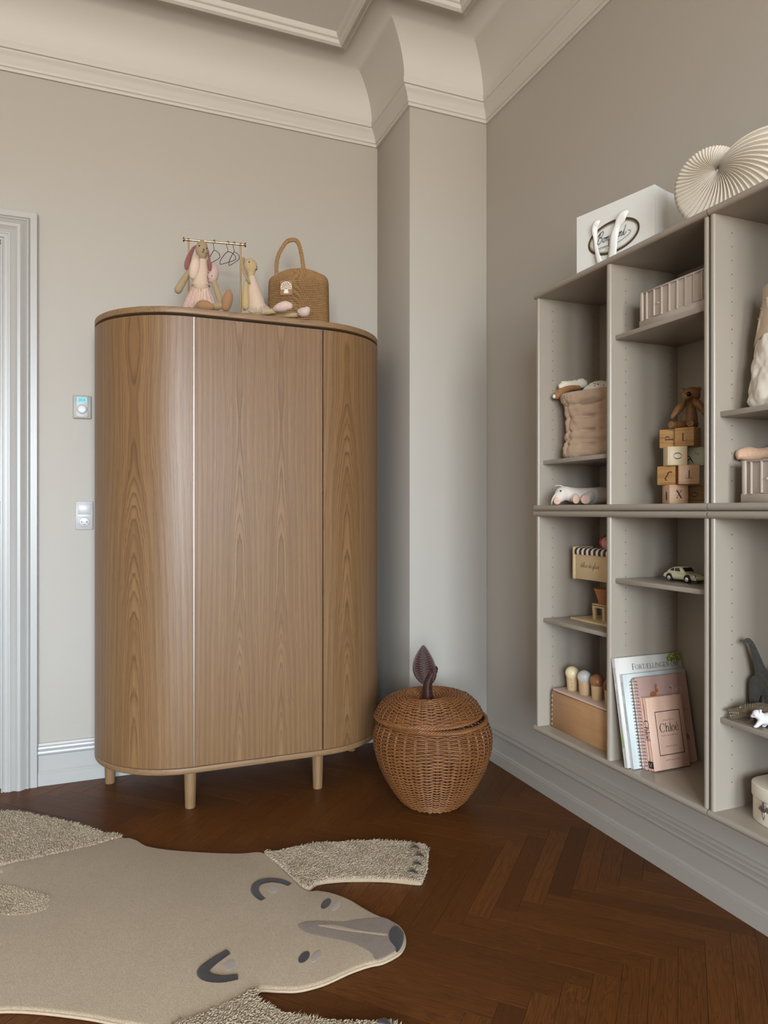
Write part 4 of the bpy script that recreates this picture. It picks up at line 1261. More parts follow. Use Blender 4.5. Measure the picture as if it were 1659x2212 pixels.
def clothes_rack():
    rz = radians(-8.4)
    loc = at(464, 2.79, ZW)
    t = thing('clothes_rack', 'tiny brass doll clothes rail behind the rabbit dolls', 'clothes rack', loc, rz)
    H = .322; hw = .100
    MB().box(-hw-.012, hw+.012, -.040, .045, 0, .012).build('base', M['walnut'], t, bevel=.002)
    for x in (-hw, hw): MB().tube([(x, 0, .010), (x, 0, H+.006)], .0032, 10).build('post', M['brass'], t, smooth=True, angle=40)
    MB().tube([(-hw-.016, 0, H), (hw+.016, 0, H)], .0042, 12).build('rail', M['brass'], t, smooth=True, angle=40)
    for s in (-1, 1):
        k = MB()
        k.tube([(s*(hw+.012), 0, H), (s*(hw+.0155), 0, H), (s*(hw+.016), 0, H), (s*(hw+.021), 0, H)], [.0045, .0045, .0092, .0085], 14)
        k.tube([(s*(hw-.004), 0, H), (s*(hw+.004), 0, H)], .0062, 12)
        k.build('knob', M['brass_dark'], t, smooth=True, angle=40)
    cx = Vector(loc); ex = Vector((cos(rz), sin(rz), 0)); 
    for i, (x, ang, dz, w) in enumerate(((-.003, -62, -.002, .046), (.050, -50, -.001, .046), (.074, -66, -.003, .046))):
        hz = H+.0055
        p = cx + ex*x
        lab = ('black wire doll hanger half hidden by the big rabbit', 'widest-seen black wire doll hanger on the brass rail', 'black wire doll hanger nearest the right post of the rail')[i]
        h = thing('doll_hanger', lab, 'hanger', (p.x, p.y, ZW), rz+radians(ang), 'doll clothes hangers on the brass rail')
        hook = [(0, .0048*cos(a), hz-.0054+.0056*sin(a)) for a in [radians(q) for q in (-60, -20, 20, 60, 90, 120, 160, 200)]]
        hook = [(.0076*cos(radians(q)), 0, H+.0012+.0076*sin(radians(q))) for q in (-40, 0, 45, 90, 135, 180)]
        pts = hook + [(-.006, 0, H-.009), (0, 0, H-.022), (0, 0, H-.034)]
        MB().tube(crv(pts, 4), .0011, 6).build('hook', M['wire_black'], h, smooth=True)
        s = [(0, 0, H-.033), (w*.8, 0, H-.052), (w*.98, 0, H-.064), (w*.9, 0, H-.074), (0, 0, H-.0755), (-w*.9, 0, H-.074), (-w*.98, 0, H-.064), (-w*.8, 0, H-.052)]
        MB().tube(crv(s, 4, closed=True), .0013, 6, closed=True).build('shoulder_frame', M['wire_black'], h, smooth=True)
clothes_rack()

def jute_bag():
    t = thing('jute_bag', 'braided jute bag with one loop handle and a white scallop patch', 'bag', at(645, 2.955, ZW), -YAW-radians(6))
    def jute(name, c1, c2):
        m = NT(name); co = m.coord()
        a = m.noise(co, 60, 3, .7); b = m.noise(co, 420, 2, .6)
        c = m.mix(a, c1, c2); c = m.mix(m.math('MULTIPLY', b, .5), c, c2)
        m.out(c, .75); m.bump(b, .5, .0008); M[name] = m.mat
    jute('jute', rgb(188, 148, 98), rgb(128, 92, 55))
    rows = 36; H = .270
    mb = MB()
    for k in range(rows):
        s = (k+.5)/rows; z = H*s
        top = max(0, (s-.72)/.28)
        a = .124 - .004*s - .020*top**3
        b = .060 - .010*s - .030*top**1.6
        per = 2*pi*sqrt((a*a+b*b)/2)
        nw = int(per/.0115)
        n = nw*5
        for st in (0, 1):
            pts = []
            for i in range(n):
                th = 2*pi*i/n
                c, si = cos(th), sin(th)
                e = .62
                x = a*abs(c)**e*(1 if c > 0 else -1); y = b*abs(si)**e*(1 if si > 0 else -1)
                w = th*nw+pi*st + k*.9
                drop = -.020*top**2*(x/a)**2*1.6
                out = 1+ .0020*cos(w)/max(a*.6, .02)
                pts.append((x*out, y*out, max(z+drop+.0017*sin(w), .003)))
            mb.tube(pts, .0027, 4, closed=True)
    mb.build('woven_body', M['jute'], t, smooth=True)
    MB().lathe([(.001, .001), (.09, .001), (.09, .004), (.001, .004)], 24, cap=False, sy=.5, sx=1.2).build('base', M['jute'], t, smooth=True)
    # plaited handle
    hp = crv([(-.088, -.02, .235), (-.090, -.018, .285), (-.082, -.01, .335), (-.055, 0, .385), (-.030, .0, .396), (-.005, .0, .388), (.012, -.008, .340), (.022, -.015, .285), (.028, -.02, .240)], 12)
    hb = MB()
    L = 0; W = [0]
    for i in range(1, len(hp)): L += (hp[i]-hp[i-1]).length; W.append(L)
    for st in range(3):
        pts = []
        for i in range(len(hp)):
            d = (hp[min(i+1, len(hp)-1)]-hp[max(i-1, 0)]).normalized()
            nx = Vector((d.z, 0, -d.x)).normalized(); w = W[i]/.022*2*pi/1.0+2*pi*st/3
            pts.append(hp[i]+nx*.0052*sin(w)+Vector((0, 1, 0))*.0030*sin(2*w))
        hb.tube(pts, .0044, 6)
    hb.build('handle', M['jute'], t, smooth=True)
    linen('patch_brown', rgb(170, 136, 98), rgb(148, 114, 80))
    px, pz = -.037, .176
    pt = MB().box(px-.026, px+.026, -.0642, -.0605, pz-.030, pz+.030).build('patch', M['patch_brown'], t, bevel=.0012)
    plain('shell_white', rgb(232, 226, 214), .6)
    s = []
    for i in range(9):
        a = radians(200-220*i/8) if False else radians(-18+216*i/8)
        r = .0205
        tip = (r*cos(a)*.98, .003+r*sin(a)*.95)
        b0 = (.0045*cos(a), -.006+.0045*sin(a))
        s += ribbon([b0, ((b0[0]+tip[0])/2, (b0[1]+tip[1])/2), tip], [.0012, .0022, .0034], 3)
    s += ribbon([(.0215*cos(radians(q)), .003+.0208*sin(radians(q))) for q in range(-30, 211, 20)], .0022, 3)
    s += [[(-.010, -.0225), (.010, -.0225), (.010, -.0185), (-.010, -.0185)], [(-.010, -.0185), (.010, -.0185), (.006, -.006), (-.006, -.006)]]
    printed('scallop_emblem', s, M['shell_white'], pt, (px, -.0642, pz), (1, 0, 0), (0, 0, 1))
jute_bag()

# ------------------------------------------------------------------ wall fittings
def wall_fittings():
    plain('plastic_warm', rgb(168, 163, 156), .4, var=.01)
    plain('plastic_white', rgb(190, 189, 187), .3, var=.01)
    t = thing('thermostat', 'small white wall thermostat with lit turquoise display and dial', 'thermostat', (-.058, YB, 1.5255))
    MB().box(-.035, .035, -.012, 0, -.0475, .0475).build('housing', M['plastic_warm'], t, bevel=.004)
    MB().box(-.022, .022, -.0155, -.011, -.042, .043).build('face_plate', M['plastic_white'], t, bevel=.0015)
    s = NT('lcd'); s.out(rgb(96, 176, 184), .5)
    s.b.inputs['Emission Color'].default_value = rgb(140, 225, 232); s.b.inputs['Emission Strength'].default_value = .35
    sc = MB().box(-.0195, .0195, -.0165, -.015, .0185, .0375).build('display', s.mat, t)
    plain('lcd_ink', rgb(36, 84, 104), .5)
    printed('reading', shift(sans('20.4', .014), -.0125, -.0048), M['lcd_ink'], sc, (0, -.0165, .028), (1, 0, 0), (0, 0, 1))
    d = MB()
    d.tube([(0, -.015, -.009), (0, -.0180, -.009), (0, -.0200, -.009), (0, -.0206, -.009)], [.0195, .0195, .0175, .012], 32)
    d.build('dial', M['plastic_white'], t, smooth=True, angle=40)
    MB().tube([(.0195*cos(a), -.0157, -.009+.0195*sin(a)) for a in [2*pi*i/32 for i in range(32)]], .0006, 5, closed=True).build('dial_gap', M['ink_grey'], t)
    t = thing('wall_socket', 'white switch and three-pin socket plate beside the wardrobe', 'socket', (-.0495, YB, 1.082))
    MB().box(-.0335, .0335, -.009, 0, -.058, .058).build('frame', M['plastic_white'], t, bevel=.003)
    MB().box(-.0245, .0245, -.0118, -.008, .004, .0485).build('switch', M['plastic_white'], t, bevel=.0012)
    so = MB().box(-.0245, .0245, -.0110, -.008, -.0485, -.004).build('socket', M['plastic_white'], t, bevel=.001)
    MB().tube([(.0195*cos(a), -.0112, -.0265+.0195*sin(a)) for a in [2*pi*i/32 for i in range(32)]], .0006, 5, closed=True).build('socket_rim', M['ink_grey'], so)
    h = disc(-.0095, 0, .0025) + disc(.0095, 0, .0025) + [[(-.003, -.0125), (.003, -.0125), (.003, -.0098), (-.003, -.0098)]]
    printed('pin_hole', h, M['ink_black'], so, (0, -.0111, -.0265), (1, 0, 0), (0, 0, 1))
wall_fittings()
# ------------------------------------------------------------------ on top of the shelving
def paper_bag():
    ex = Vector((.2202, -.9755, 0)); ey = Vector((.9755, .2202, 0))     # along the front face (towards the lens), into depth
    rz = atan2(ex.y, ex.x)
    t = thing('paper_bag', 'white paper carrier bag with ribbon handles and brown oval logo', 'bag', (1.335, 1.748, ZT+.0003), rz)
    plain('paper_white', rgb(222, 220, 214), .5, var=.015, scale=14, bump=.1, bscale=25, bdist=.002)
    W, D, H = .264, .142, .180
    # open-topped box with folded gussets: walls with thickness
    n = 12
    def wall(name, a, b, bulge):
        mb = MB(); vs = []; fs = []; k = 8
        a, b = Vector(a), Vector(b); d = (b-a); nn = Vector((d.y, -d.x)).normalized()
        for th in (0, .0006):
            for j in range(k+1):
                for i in range(n+1):
                    s, h = i/n, j/k
                    o = bulge*sin(pi*s)*(.5+.5*h) + th
                    p = a+d*s - nn*o
                    vs.append((p.x, p.y, H*h))
        m = (n+1)*(k+1)
        for j in range(k):
            for i in range(n):
                q = j*(n+1)+i
                fs += [(q, q+1, q+n+2, q+n+1), (m+q+n+1, m+q+n+2, m+q+1, m+q)]
        for i in range(n): fs.append((k*(n+1)+i, k*(n+1)+i+1, m+k*(n+1)+i+1, m+k*(n+1)+i))
        mb.add(vs, fs)
        return mb.build(name, M['paper_white'], t, smooth=True, angle=40)
    f = wall('front_panel', (0, 0), (W, 0), .001)
    wall('back_panel', (W, D), (0, D), .002)
    # gussets fold inwards along the middle
    for x, sg in ((W, -1), (0, 1)):
        mb = MB()
        vs = [(x, 0, 0), (x, D*.52, 0), (x, D, 0), (x, 0, H), (x+sg*.006, D*.5, H), (x, D, H)]
        vs += [(p[0]+sg*.0006, p[1], p[2]) for p in vs]
        mb.add(vs, [(0,1,4,3), (1,2,5,4), (9,10,7,6), (10,11,8,7), (3,4,10,9), (4,5,11,10)])
        g = mb.build('gusset', M['paper_white'], t)
    MB().tube([(W+.0004, D*.52, 0), (W-.0052, D*.5, H)], .0009, 6).build('gusset_fold', M['paper_white'], g, smooth=True)
    MB().box(.001, W-.001, .001, D-.001, 0, .001).build('bottom', M['paper_white'], t)
    # oval mark
    cx, cz, a, b = .131, .081, .0845, .0435
    def oval(a, b, w): return ribbon([(a*cos(2*pi*i/40), b*sin(2*pi*i/40)) for i in range(41)], w, 2)
    printed('logo_oval', shift(oval(a, b, .0066)+oval(a-.0058, b-.0058, .0009), cx, cz), M['ink_sepia'], f, (0, 0, 0), (1, 0, 0), (0, 0, 1), .0012)
    q, w = cursive('Bonpoint', .031, .0018)
    fl = ribbon([(-.052, -.020), (-.030, -.019), (.010, -.022), (.052, -.010), (.058, .0), (.050, .002)], .0012, 5)
    fl += ribbon([(-.052, -.034), (-.044, -.024), (-.024, -.023), (-.030, -.034), (-.048, -.038)], .0007, 5)
    printed('logo_name', shift(q, cx-.058, cz-.006)+shift(fl, cx, cz), M['ink_black'], f, (0, 0, 0), (1, 0, 0), (0, 0, 1), .0012)
    # satin ribbon handles hanging down the front
    plain('satin', rgb(222, 219, 213), .35, var=.03, scale=60, bump=.3, bscale=40, bdist=.002)
    def strip(name, path, ws, twist):
        P, Wd = crv(path, 8, ws); TWs = crv([(a, 0, 0) for a in twist], 8)
        mb = MB(); vs = []; fs = []; k = len(P)
        for i in range(k):
            d = (P[min(i+1, k-1)]-P[max(i-1, 0)]).normalized()
            side = Vector((d.z, 0, -d.x)).normalized(); yy = side.cross(d)
            a = TWs[i].x; s = side*cos(a)+yy*sin(a); no = yy*cos(a)-side*sin(a)
            for th in (-.0002, .0002):
                for e in (-1, -.33, .33, 1): vs.append(P[i]+s*Wd[i]*e*.5+no*(th+.0010*(1-e*e)))
        for i in range(k-1):
            for j in range(3):
                q0 = i*8+j; q1 = q0+8
                fs += [(q0, q0+1, q1+1, q1), (q1+4, q1+5, q0+5, q0+4)]
            fs += [(i*8, i*8+8, i*8+12, i*8+4), (i*8+3, i*8+7, i*8+15, i*8+11)]
        mb.add(vs, fs)
        mb.build(name, M['satin'], t, smooth=True)
    strip('ribbon_handle', [(.084,-.0012,.143), (.078,-.007,.136), (.071,-.006,.120), (.073,-.006,.090), (.078,-.008,.060), (.087,-.010,.030), (.096,-.010,.006)], [.009, .018, .017, .010, .011, .016, .017], [.1, .3, .6, .5, .2, .1, 0])
    strip('ribbon_handle', [(.180,-.0012,.138), (.172,-.009,.130), (.163,-.010,.118), (.150,-.008,.100), (.139,-.007,.078), (.136,-.008,.050), (.134,-.010,.020), (.133,-.010,.002)], [.012, .024, .026, .016, .023, .026, .027, .027], [.1, .2, .4, .7, .3, .1, .1, 0])
paper_bag()

def shell_sculpture():
    plain('stoneware', rgb(206, 196, 180), .6, var=.03, scale=40, bump=.15, bscale=300)
    d = 1.72
    loc = at(1552, d, ZT+.0003)
    t = thing('shell_vase', 'large cream ribbed nautilus shell pot on top of the shelving', 'ornament', loc, -YAW-radians(32))
    sc = d/1525
    zc = .120
    a0 = radians(62); span = radians(344); r0 = 48*sc; k = .235
    NP, NSg = 520, 26
    def surf(side):
        mb = MB(); vs = []; fs = []
        for i in range(NP+1):
            ph = span*i/NP
            R = r0*math.exp(k*ph)
            ang = a0+ph
            for j in range(NSg+1):
                s = j/NSg
                sw = -.50*s
                th = ang + sw
                rib = cos(ph*56.0)
                depth = R*.27*(sin(pi*min(1, s**.62))**.8) + .006
                amp = R*.038*sin(pi*min(1, s*.96+.04))**.6
                r = R*s
                o = depth + amp*rib
                rr_ = r + (amp*.8*rib if s > .9 else 0)
                vs.append((rr_*cos(th), side*o*(1 if s < 1 else 0), zc+rr_*sin(th)))
        for i in range(NP):
            for j in range(NSg):
                q = i*(NSg+1)+j
                f = (q, q+1, q+NSg+2, q+NSg+1)
                fs.append(f if side > 0 else f[::-1])
        mb.add(vs, fs)
        return mb
    f = surf(-1); b = surf(1)
    f.add(b.v, b.f)
    zmin = min(v[2] for v in f.v)
    f.v = [(v[0], v[1], max(v[2], .0) if zmin < 0 else v[2]-zmin) for v in f.v]
    f.build('ribbed_shell', M['stoneware'], t, smooth=True)
    kn = MB(); kn.ell((0, -.010, zc - (zmin if zmin > 0 else 0)), (.0085, .008, .0095), 16, 10)
    kn.build('spire', M['stoneware'], t, smooth=True)
shell_sculpture()
# ------------------------------------------------------------------ upper shelves
ZU = ZM2+.0175+.0003            # inside floor of the upper units
def soft_bag_mesh(a, b, H, e=.55, rows=40, n=96, quilt=None, prof=None):
    """pouch standing on its base: superellipse footprint, puffed and dimpled"""
    mb = MB(); vs = []; fs = []
    for j in range(rows+1):
        s = j/rows; k = prof(s) if prof else 1.0
        for i in range(n):
            th = 2*pi*i/n; c, si = cos(th), sin(th)
            x = a*abs(c)**e*(1 if c >= 0 else -1)*k; y = b*abs(si)**e*(1 if si >= 0 else -1)*k
            o = quilt(th, s) if quilt else 0
            l = sqrt(x*x+y*y)+1e-6
            x += x/l*o; y += y/l*o
            vs.append((x, y, H*s))
    for j in range(rows):
        for i in range(n):
            i2 = (i+1) % n
            fs.append((j*n+i, j*n+i2, (j+1)*n+i2, (j+1)*n+i))
    fs.append(tuple(range(n))[::-1])
    # turned-in mouth
    base = len(vs)
    for j in (1, 2):
        for i in range(n):
            p = vs[rows*n+i]
            vs.append((p[0]*(1-.05*j), p[1]*(1-.05*j), p[2]-.03*(j-1)-.002))
    for i in range(n):
        i2 = (i+1) % n
        fs.append((rows*n+i, rows*n+i2, base+i2, base+i)); fs.append((base+i, base+i2, base+n+i2, base+n+i))
    fs.append(tuple(base+n+i for i in range(n)))
    mb.add(vs, fs)
    return mb
def quilted_bag():
    t = thing('quilted_bag', 'puffy blush beige fabric storage bag stuffed with soft toys', 'bag', (1.450, 1.783, 1.2628), radians(20))
    linen('blush_cotton', rgb(188, 162, 137), rgb(170, 142, 118), 300, .15)
    def prof(s): return (.90+.10*sin(pi*min(s*5, .5)))*(1 if s < .2 else 1-.085*sin(pi*min(1, (s-.2)/.75))) + (.05*max(0, s-.85)/.15)
    def quilt(th, s):
        u = th/(2*pi)*10; v = s*4.6
        du = abs((u % 1)-.5)*2; dv = abs((v % 1)-.5)*2
        tuft = math.exp(-(((1-du)/.24)**2+((1-dv)/.24)**2))
        puff = .007*(1-.55*du**3)*(1-.6*dv**4)
        w = .0035*noise.noise(Vector((cos(th)*4, sin(th)*4, s*9)))+.002*noise.noise(Vector((cos(th)*11, sin(th)*11, s*22)))
        fold = -.008*math.exp(-((s-.285-.03*sin(th*3))/.035)**2)
        return puff-.017*tuft+w+fold
    soft_bag_mesh(.070, .107, .196, .62, 60, 140, quilt, prof).build('body', M['blush_cotton'], t, smooth=True)
    # gathered hem
    mb = MB(); n = 140; vs = []; fs = []
    for j, (z, k) in enumerate(((.187, 1.03), (.194, 1.065), (.202, 1.06), (.207, 1.03), (.205, .97), (.191, .95))):
        for i in range(n):
            th = 2*pi*i/n; c, si = cos(th), sin(th); e = .62
            g = 1+.010*sin(i*1.9)+.006*sin(i*3.1+j)
            kk = prof(1.0)*k*g
            vs.append((.070*abs(c)**e*(1 if c >= 0 else -1)*kk, .107*abs(si)**e*(1 if si >= 0 else -1)*kk, z))
    for j in range(5):
        for i in range(n): fs.append((j*n+i, j*n+(i+1) % n, (j+1)*n+(i+1) % n, (j+1)*n+i))
    mb.add(vs, fs).build('gathered_hem', M['blush_cotton'], t, smooth=True)
    # the toys looking out of it
    linen('floral_white', rgb(228, 218, 202), rgb(206, 194, 176), 200, .3)
    linen('plush_brown', rgb(166, 122, 78), rgb(128, 88, 52), 220, .9)
    Z = 1.2628
    cl = thing('floral_bonnet', 'white floral doll bonnet with scalloped edge in the quilted bag', 'doll clothes', (1.432, 1.768, Z+.192), radians(20))
    mb = MB(); n = 72; vs = []; fs = []
    for j in range(9):
        s = j/8
        for i in range(n):
            a = 2*pi*i/n
            sc = 1+(.045*abs(sin(a*11)) if j >= 7 else 0)
            vs.append((.032*sin(s*pi/2)*cos(a)*sc, .062*sin(s*pi/2)*sin(a)*sc, .046*cos(s*pi/2)+.002*noise.noise(Vector((cos(a)*5, sin(a)*5, s*4)))))
    for j in range(8):
        for i in range(n): fs.append((j*n+i, (j+1)*n+i, (j+1)*n+(i+1) % n, j*n+(i+1) % n))
    bn = mb.add(vs, fs).build('bonnet', M['floral_white'], cl, smooth=True)
    rr = random.Random(4); fm = MB()
    for i in range(26):
        a = rr.uniform(0, 2*pi); s = rr.uniform(.35, .95)
        p = Vector((.0325*sin(s*pi/2)*cos(a), .0627*sin(s*pi/2)*sin(a), .0467*cos(s*pi/2)))
        fm.ell(p, (.0016, .0016, .0022), 6, 4)
    fm.build('print', M['ink_grey'], bn, smooth=True)['kind'] = 'stuff'
    mb = MB()
    mb.tube([(.0330*cos(a)*(1+.03*abs(sin(a*11))), .0635*sin(a)*(1+.03*abs(sin(a*11))), .004) for a in [2*pi*i/132 for i in range(132)]], .0026, 6, closed=True)
    mb.build('scalloped_edge', M['floral_white'], cl, smooth=True)
    ar = thing('soft_doll', 'brown plush paw in a white frilled sleeve hanging over the bag rim', 'soft toy', (1.390, 1.872, Z+.203), 0)
    MB().limb([(.034, -.014, .032), (.012, .000, .030), (-.008, .010, .020), (-.026, .015, .004)], [.010, .011, .0120, .0120], 14).build('paw', M['plush_brown'], ar, smooth=True)
    MB().ell((-.036, .016, .001), (.0045, .007, .007), 12, 8).build('paw_pad', M['floral_white'], ar, smooth=True)
    fr = MB()
    fr.limb([(.05, -.022, .040), (.024, -.006, .040), (.002, .006, .037), (-.012, .012, .032)], [.013, .012, .0105, .009], 16, steps=8)
    for i in range(14):
        a = i/13
        p = Vector((.052, -.024, .046)).lerp(Vector((-.014, .012, .036)), a)
        fr.ell(p+Vector((0, -.003*cos(i*2.1), .008*abs(sin(i*1.7)))), (.0075, .0075, .006), 8, 6)
    blend(fr, 'frilled_sleeve', M['floral_white'], ar, .003, 2)
    hb = thing('plush_bear_head', 'round brown plush head with tulle bow at the back of the quilted bag', 'soft toy', (1.497, 1.738, Z+.200), 0)
    MB().ell((0, 0, .034), (.027, .030, .030), 20, 14).build('head', M['plush_brown'], hb, smooth=True)
    for s in (-1, 1): MB().ell((.0, s*.025, .066), (.010, .011, .011), 12, 8).build('ear', M['plush_brown'], hb, smooth=True)
    tb = MB()
    for k in range(5):
        a = radians(60+k*24)
        c = Vector((-.012, .040, .045))
        vs = [c, c+Vector((-.004, .034*cos(a)-.006, .034*sin(a))), c+Vector((.006, .034*cos(a+.25), .036*sin(a+.25))), c+Vector((.012, .030*cos(a+.45), .030*sin(a+.45)))]
        tb.add(vs, [(0, 1, 2), (0, 2, 3)])
    tb.build('tulle_bow', M['tulle_grey'], hb)
quilted_bag()

def plush_pig():
    loc = at(1211, 2.19, ZU)
    t = thing('plush_pig', 'pale plush pig lying on its belly with pink snout and paw soles', 'soft toy', loc, -YAW)
    linen('pig_pale', rgb(216, 204, 192), rgb(190, 178, 166), 260, .5)
    linen('sole_pink', rgb(212, 178, 160), rgb(194, 156, 138), 260, .4)
    u = .0002143
    q = lambda cx, cy, y=0.0: ((cx-340)*u, y, (2090-cy)*u)
    R = lambda r: r*u
    b = MB()
    b.limb([q(360,1930,0), q(310,1980,-.006), q(280,2020,-.012)], [R(105), R(84), R(58)], 16)
    b.limb([q(400,1910,.004), q(560,1950,.006), q(760,1960,.012), q(960,1950,.014)], [R(96), R(112), R(122), R(128)], 16)
    b.limb([q(520,1960,-.004), q(520,2000,-.022)], [R(62), R(60)], 12)
    b.limb([q(760,1960,-.004), q(690,1995,-.022), q(650,2010,-.032)], [R(80), R(76), R(70)], 12)
    blend(b, 'body', M['pig_pale'], t, .003, 4)
    for c, r, n in ((q(268,2032,-.020), (R(52), .004, R(52)), 'snout'), (q(520,2008,-.0335), (R(50), .0035, R(66)), 'sole'), (q(640,2014,-.046), (R(68), .0035, R(66)), 'sole')):
        MB().ell(c, r, 16, 10).build(n, M['sole_pink'], t, smooth=True)
    MB().ell(q(318,1888,-.021), R(13), 8, 6).build('eye', M['bead_black'], t, smooth=True)
    for k in (-1, 1): MB().ell(q(262+k*12,2030,-.0243), R(6), 8, 6).build('nostril', M['ink_grey'], t, smooth=True)
    MB().limb([q(410,1840,.01), q(350,1812,.006), q(290,1806,.0), q(252,1816,-.004)], [R(22), R(18), R(13), R(8)], 10, flat=(.5, 1.2)).build('ear', M['pig_pale'], t, smooth=True)
    MB().limb([q(300,1900,-.012), q(240,1950,-.012), q(205,2030,-.008), q(205,2080,-.004)], [R(16), R(26), R(26), R(8)], 10, flat=(.5, 1.3)).build('ear', M['pig_pale'], t, smooth=True)
plush_pig()

def crate(label, x, ya, z, yaw=0.0, word=False):
    """folding plastic crate: long side faces -X, runs from ya towards -Y"""
    L, D, H = .238, .170, .094
    t = thing('folding_crate', label, 'crate', (x, ya, z), 0)
    if 'crate_plastic' not in M: plain('crate_plastic', rgb(178, 164, 150), .45, var=.015, bump=.05, bscale=60)
    m = M['crate_plastic']; th = .003
    sh = MB()
    sh.box(0, D, -L, 0, 0, .004)
    sh.box(0, th, -L, 0, .004, H).box(D-th, D, -L, 0, .004, H).box(th, D-th, -th, 0, .004, H).box(th, D-th, -L, -L+th, .004, H)
    sh.build('shell', m, t, bevel=.0006, seg=1)
    rim = MB()
    rim.box(-.003, .004, -L-.003, .003, H-.004, H+.001).box(D-.004, D+.003, -L-.003, .003, H-.004, H+.001)
    rim.box(.004, D-.004, -.004, .003, H-.004, H+.001).box(.004, D-.004, -L-.003, -L+.004, H-.004, H+.001)
    rim.build('rim', m, t, bevel=.0008, seg=1)
    MB().box(-.0042, .003, -L-.002, .002, 0, .020).build('skirt_board', m, t, bevel=.001, seg=1)
    ys = [-.0245-.0265*i for i in range(8)]
    for i, y in enumerate(ys):
        MB().box(-.0042, 0, y-.0014, y+.0014, .017+(.005 if i in (1, 6) else 0), H-.003).build('rib', m, t)
    MB().box(-.0045, 0, -.012, -.001, .017, H).build('corner_post', m, t, bevel=.0008, seg=1)
    MB().box(-.0045, 0, -L+.001, -L+.012, .017, H).build('corner_post', m, t, bevel=.0008, seg=1)
    k = MB()
    for a, b, zz in ((ys[1], ys[2], .0215), (ys[2], ys[3], .0175), (ys[5], ys[6], .0175), (ys[6], ys[7], .0215)):
        k.box(-.0046, 0, b-.001, a+.001, zz-.0008, zz+.0008)
    k.box(-.0048, 0, ys[1]-.016, ys[1]-.012, .050, .054)
    k.build('latch_line', m, t)
    for zz in (.03, .076): MB().box(.004, .008, .0005, .0038, zz, zz+.006).build('hinge_pin', m, t)
    # maker's name, raised, reading upwards
    q = sans('LIEWOOD', .011, .040)
    mb = MB()
    for f in q:
        mb.add([(-.0010, ys[0]-.0150-p[1]*-1, .034+p[0]) for p in f], [tuple(range(len(f)))])
    plain('crate_relief', rgb(188, 174, 161), .4)
    mb.build('raised_name', M['crate_relief'], t)
    return t
crate('pinkish beige folding crate on the high shelf, upper far unit', 1.347, 1.4915, 1.5873)
crate('pinkish beige folding crate with a plush foot on top', 1.352, 1.1740, ZU)
def plush_foot():
    t = thing('plush_animal', 'light brown plush animal lying on the near folding crate', 'soft toy', at(1607, 1.632, ZU+.0955), -YAW)
    linen('plush_tan', rgb(214, 178, 148), rgb(188, 150, 120), 180, .9)
    b = MB()
    b.limb([(-.006, .0, .0165), (.012, .0, .0175), (.030, -.002, .0165), (.055, -.006, .020), (.080, -.012, .030)], [.0135, .0170, .0145, .0140, .017], 16)
    blend(b, 'leg', M['plush_tan'], t, .003, 3)
    MB().ell((-.016, -.006, .012), (.004, .008, .008), 10, 8).build('sole', M['plush_tan'], t, smooth=True)
plush_foot()

# letter blocks ------------------------------------------------------
def q_letter(ch, size, rot=0.0):
    q, w = serif(ch, size)
    return shift(shift(q, -w/2+.02*size, -size/2), 0, 0, 1.0, rot)
def q_horse():
    s = []
    for k in range(6): s += ribbon([(.004-.001*k, .008-.002*k), (-.002-.001*k, .002-.0015*k), (-.006-.0006*k, -.008), (-.0075+.0012*k, -.013)], .0009, 4)
    s += ribbon([(.012, .008), (.004, .009), (-.002, .004)], .003, 4)
    return s
def q_bird():
    s = ribbon([(-.010, -.004), (-.002, .001), (.003, .0)], [.001, .0035, .002], 4)
    s += ribbon([(.002, .0), (-.002, .008), (-.009, .010)], [.003, .0022, .0006], 4)
    s += ribbon([(.002, .0), (.006, -.006), (.007, -.012)], [.003, .0022, .0006], 4)
    s += ribbon([(-.009, -.004), (-.014, -.002)], [.0014, .0005], 2) + ribbon([(-.009, -.005), (-.014, -.008)], [.0014, .0005], 2)
    return s
BS = .0500
def block(label, px, d, row, bear, mat, face=None, side=None, extra=None):
    """cube whose front looks along compass bearing `bear` (degrees from +Y, clockwise)"""
    loc = at(px, d, ZU+row*(BS+.0002))
    # local -Y is the front: world direction of front = (sin b, cos b)
    rz = -radians(bear)+pi
    t = thing('letter_block', label, 'toy block', loc, rz, 'wooden letter blocks in the tower')
    h = BS/2
    c = MB().box(-h, h, -h, h, 0, BS).build('cube', M[mat], t, bevel=.0018)
    if face: printed('letter', shift(face, 0, h), M['ink_black'], t, (0, -h, 0), (1, 0, 0), (0, 0, 1))
    if side: printed('picture', shift(side, 0, h), M['ink_brown'], t, (-h, 0, 0), (0, -1, 0), (0, 0, 1))
    if extra: printed('small_print', extra, M['ink_grey'], t, (0, -h, 0), (1, 0, 0), (0, 0, 1))
    return t
LS = .0205
blk = block
blk('pinkish wooden block showing the letter X at the foot of the tower', 1458.5, 1.868, 0, 203, 'pink_block', q_letter('X', LS), disc(.006, -.004, .006, .013))
blk('wooden block with curved grain and a sideways letter O', 1500, 1.905, 0, 226, 'pine_block', q_letter('O', .016, pi/2))
blk('striped wooden block with a horse tail picture, second row', 1448.5, 1.888, 1, 252, 'pine_block', None, None)
blk('wooden block with an upside-down letter T', 1487, 1.838, 1, 221, 'pink_block', q_letter('T', LS, pi))
blk('pale wooden block with a sideways letter O, third row', 1458.5, 1.868, 2, 211, 'pale_block', q_letter('O', LS, pi/2), None)
plain('block_sage', rgb(196, 200, 176), .5)
blk('greenish painted block with a swallow picture', 1500, 1.888, 2, 229, 'block_sage', None, None)
blk('wooden block with a sideways letter P at the top of the tower', 1450, 1.912, 3, 236, 'pine_block', q_letter('P', LS, pi/2))
blk('wooden block with an upright letter L at the top of the tower', 1486, 1.868, 3, 246, 'pine_block', q_letter('L', LS))
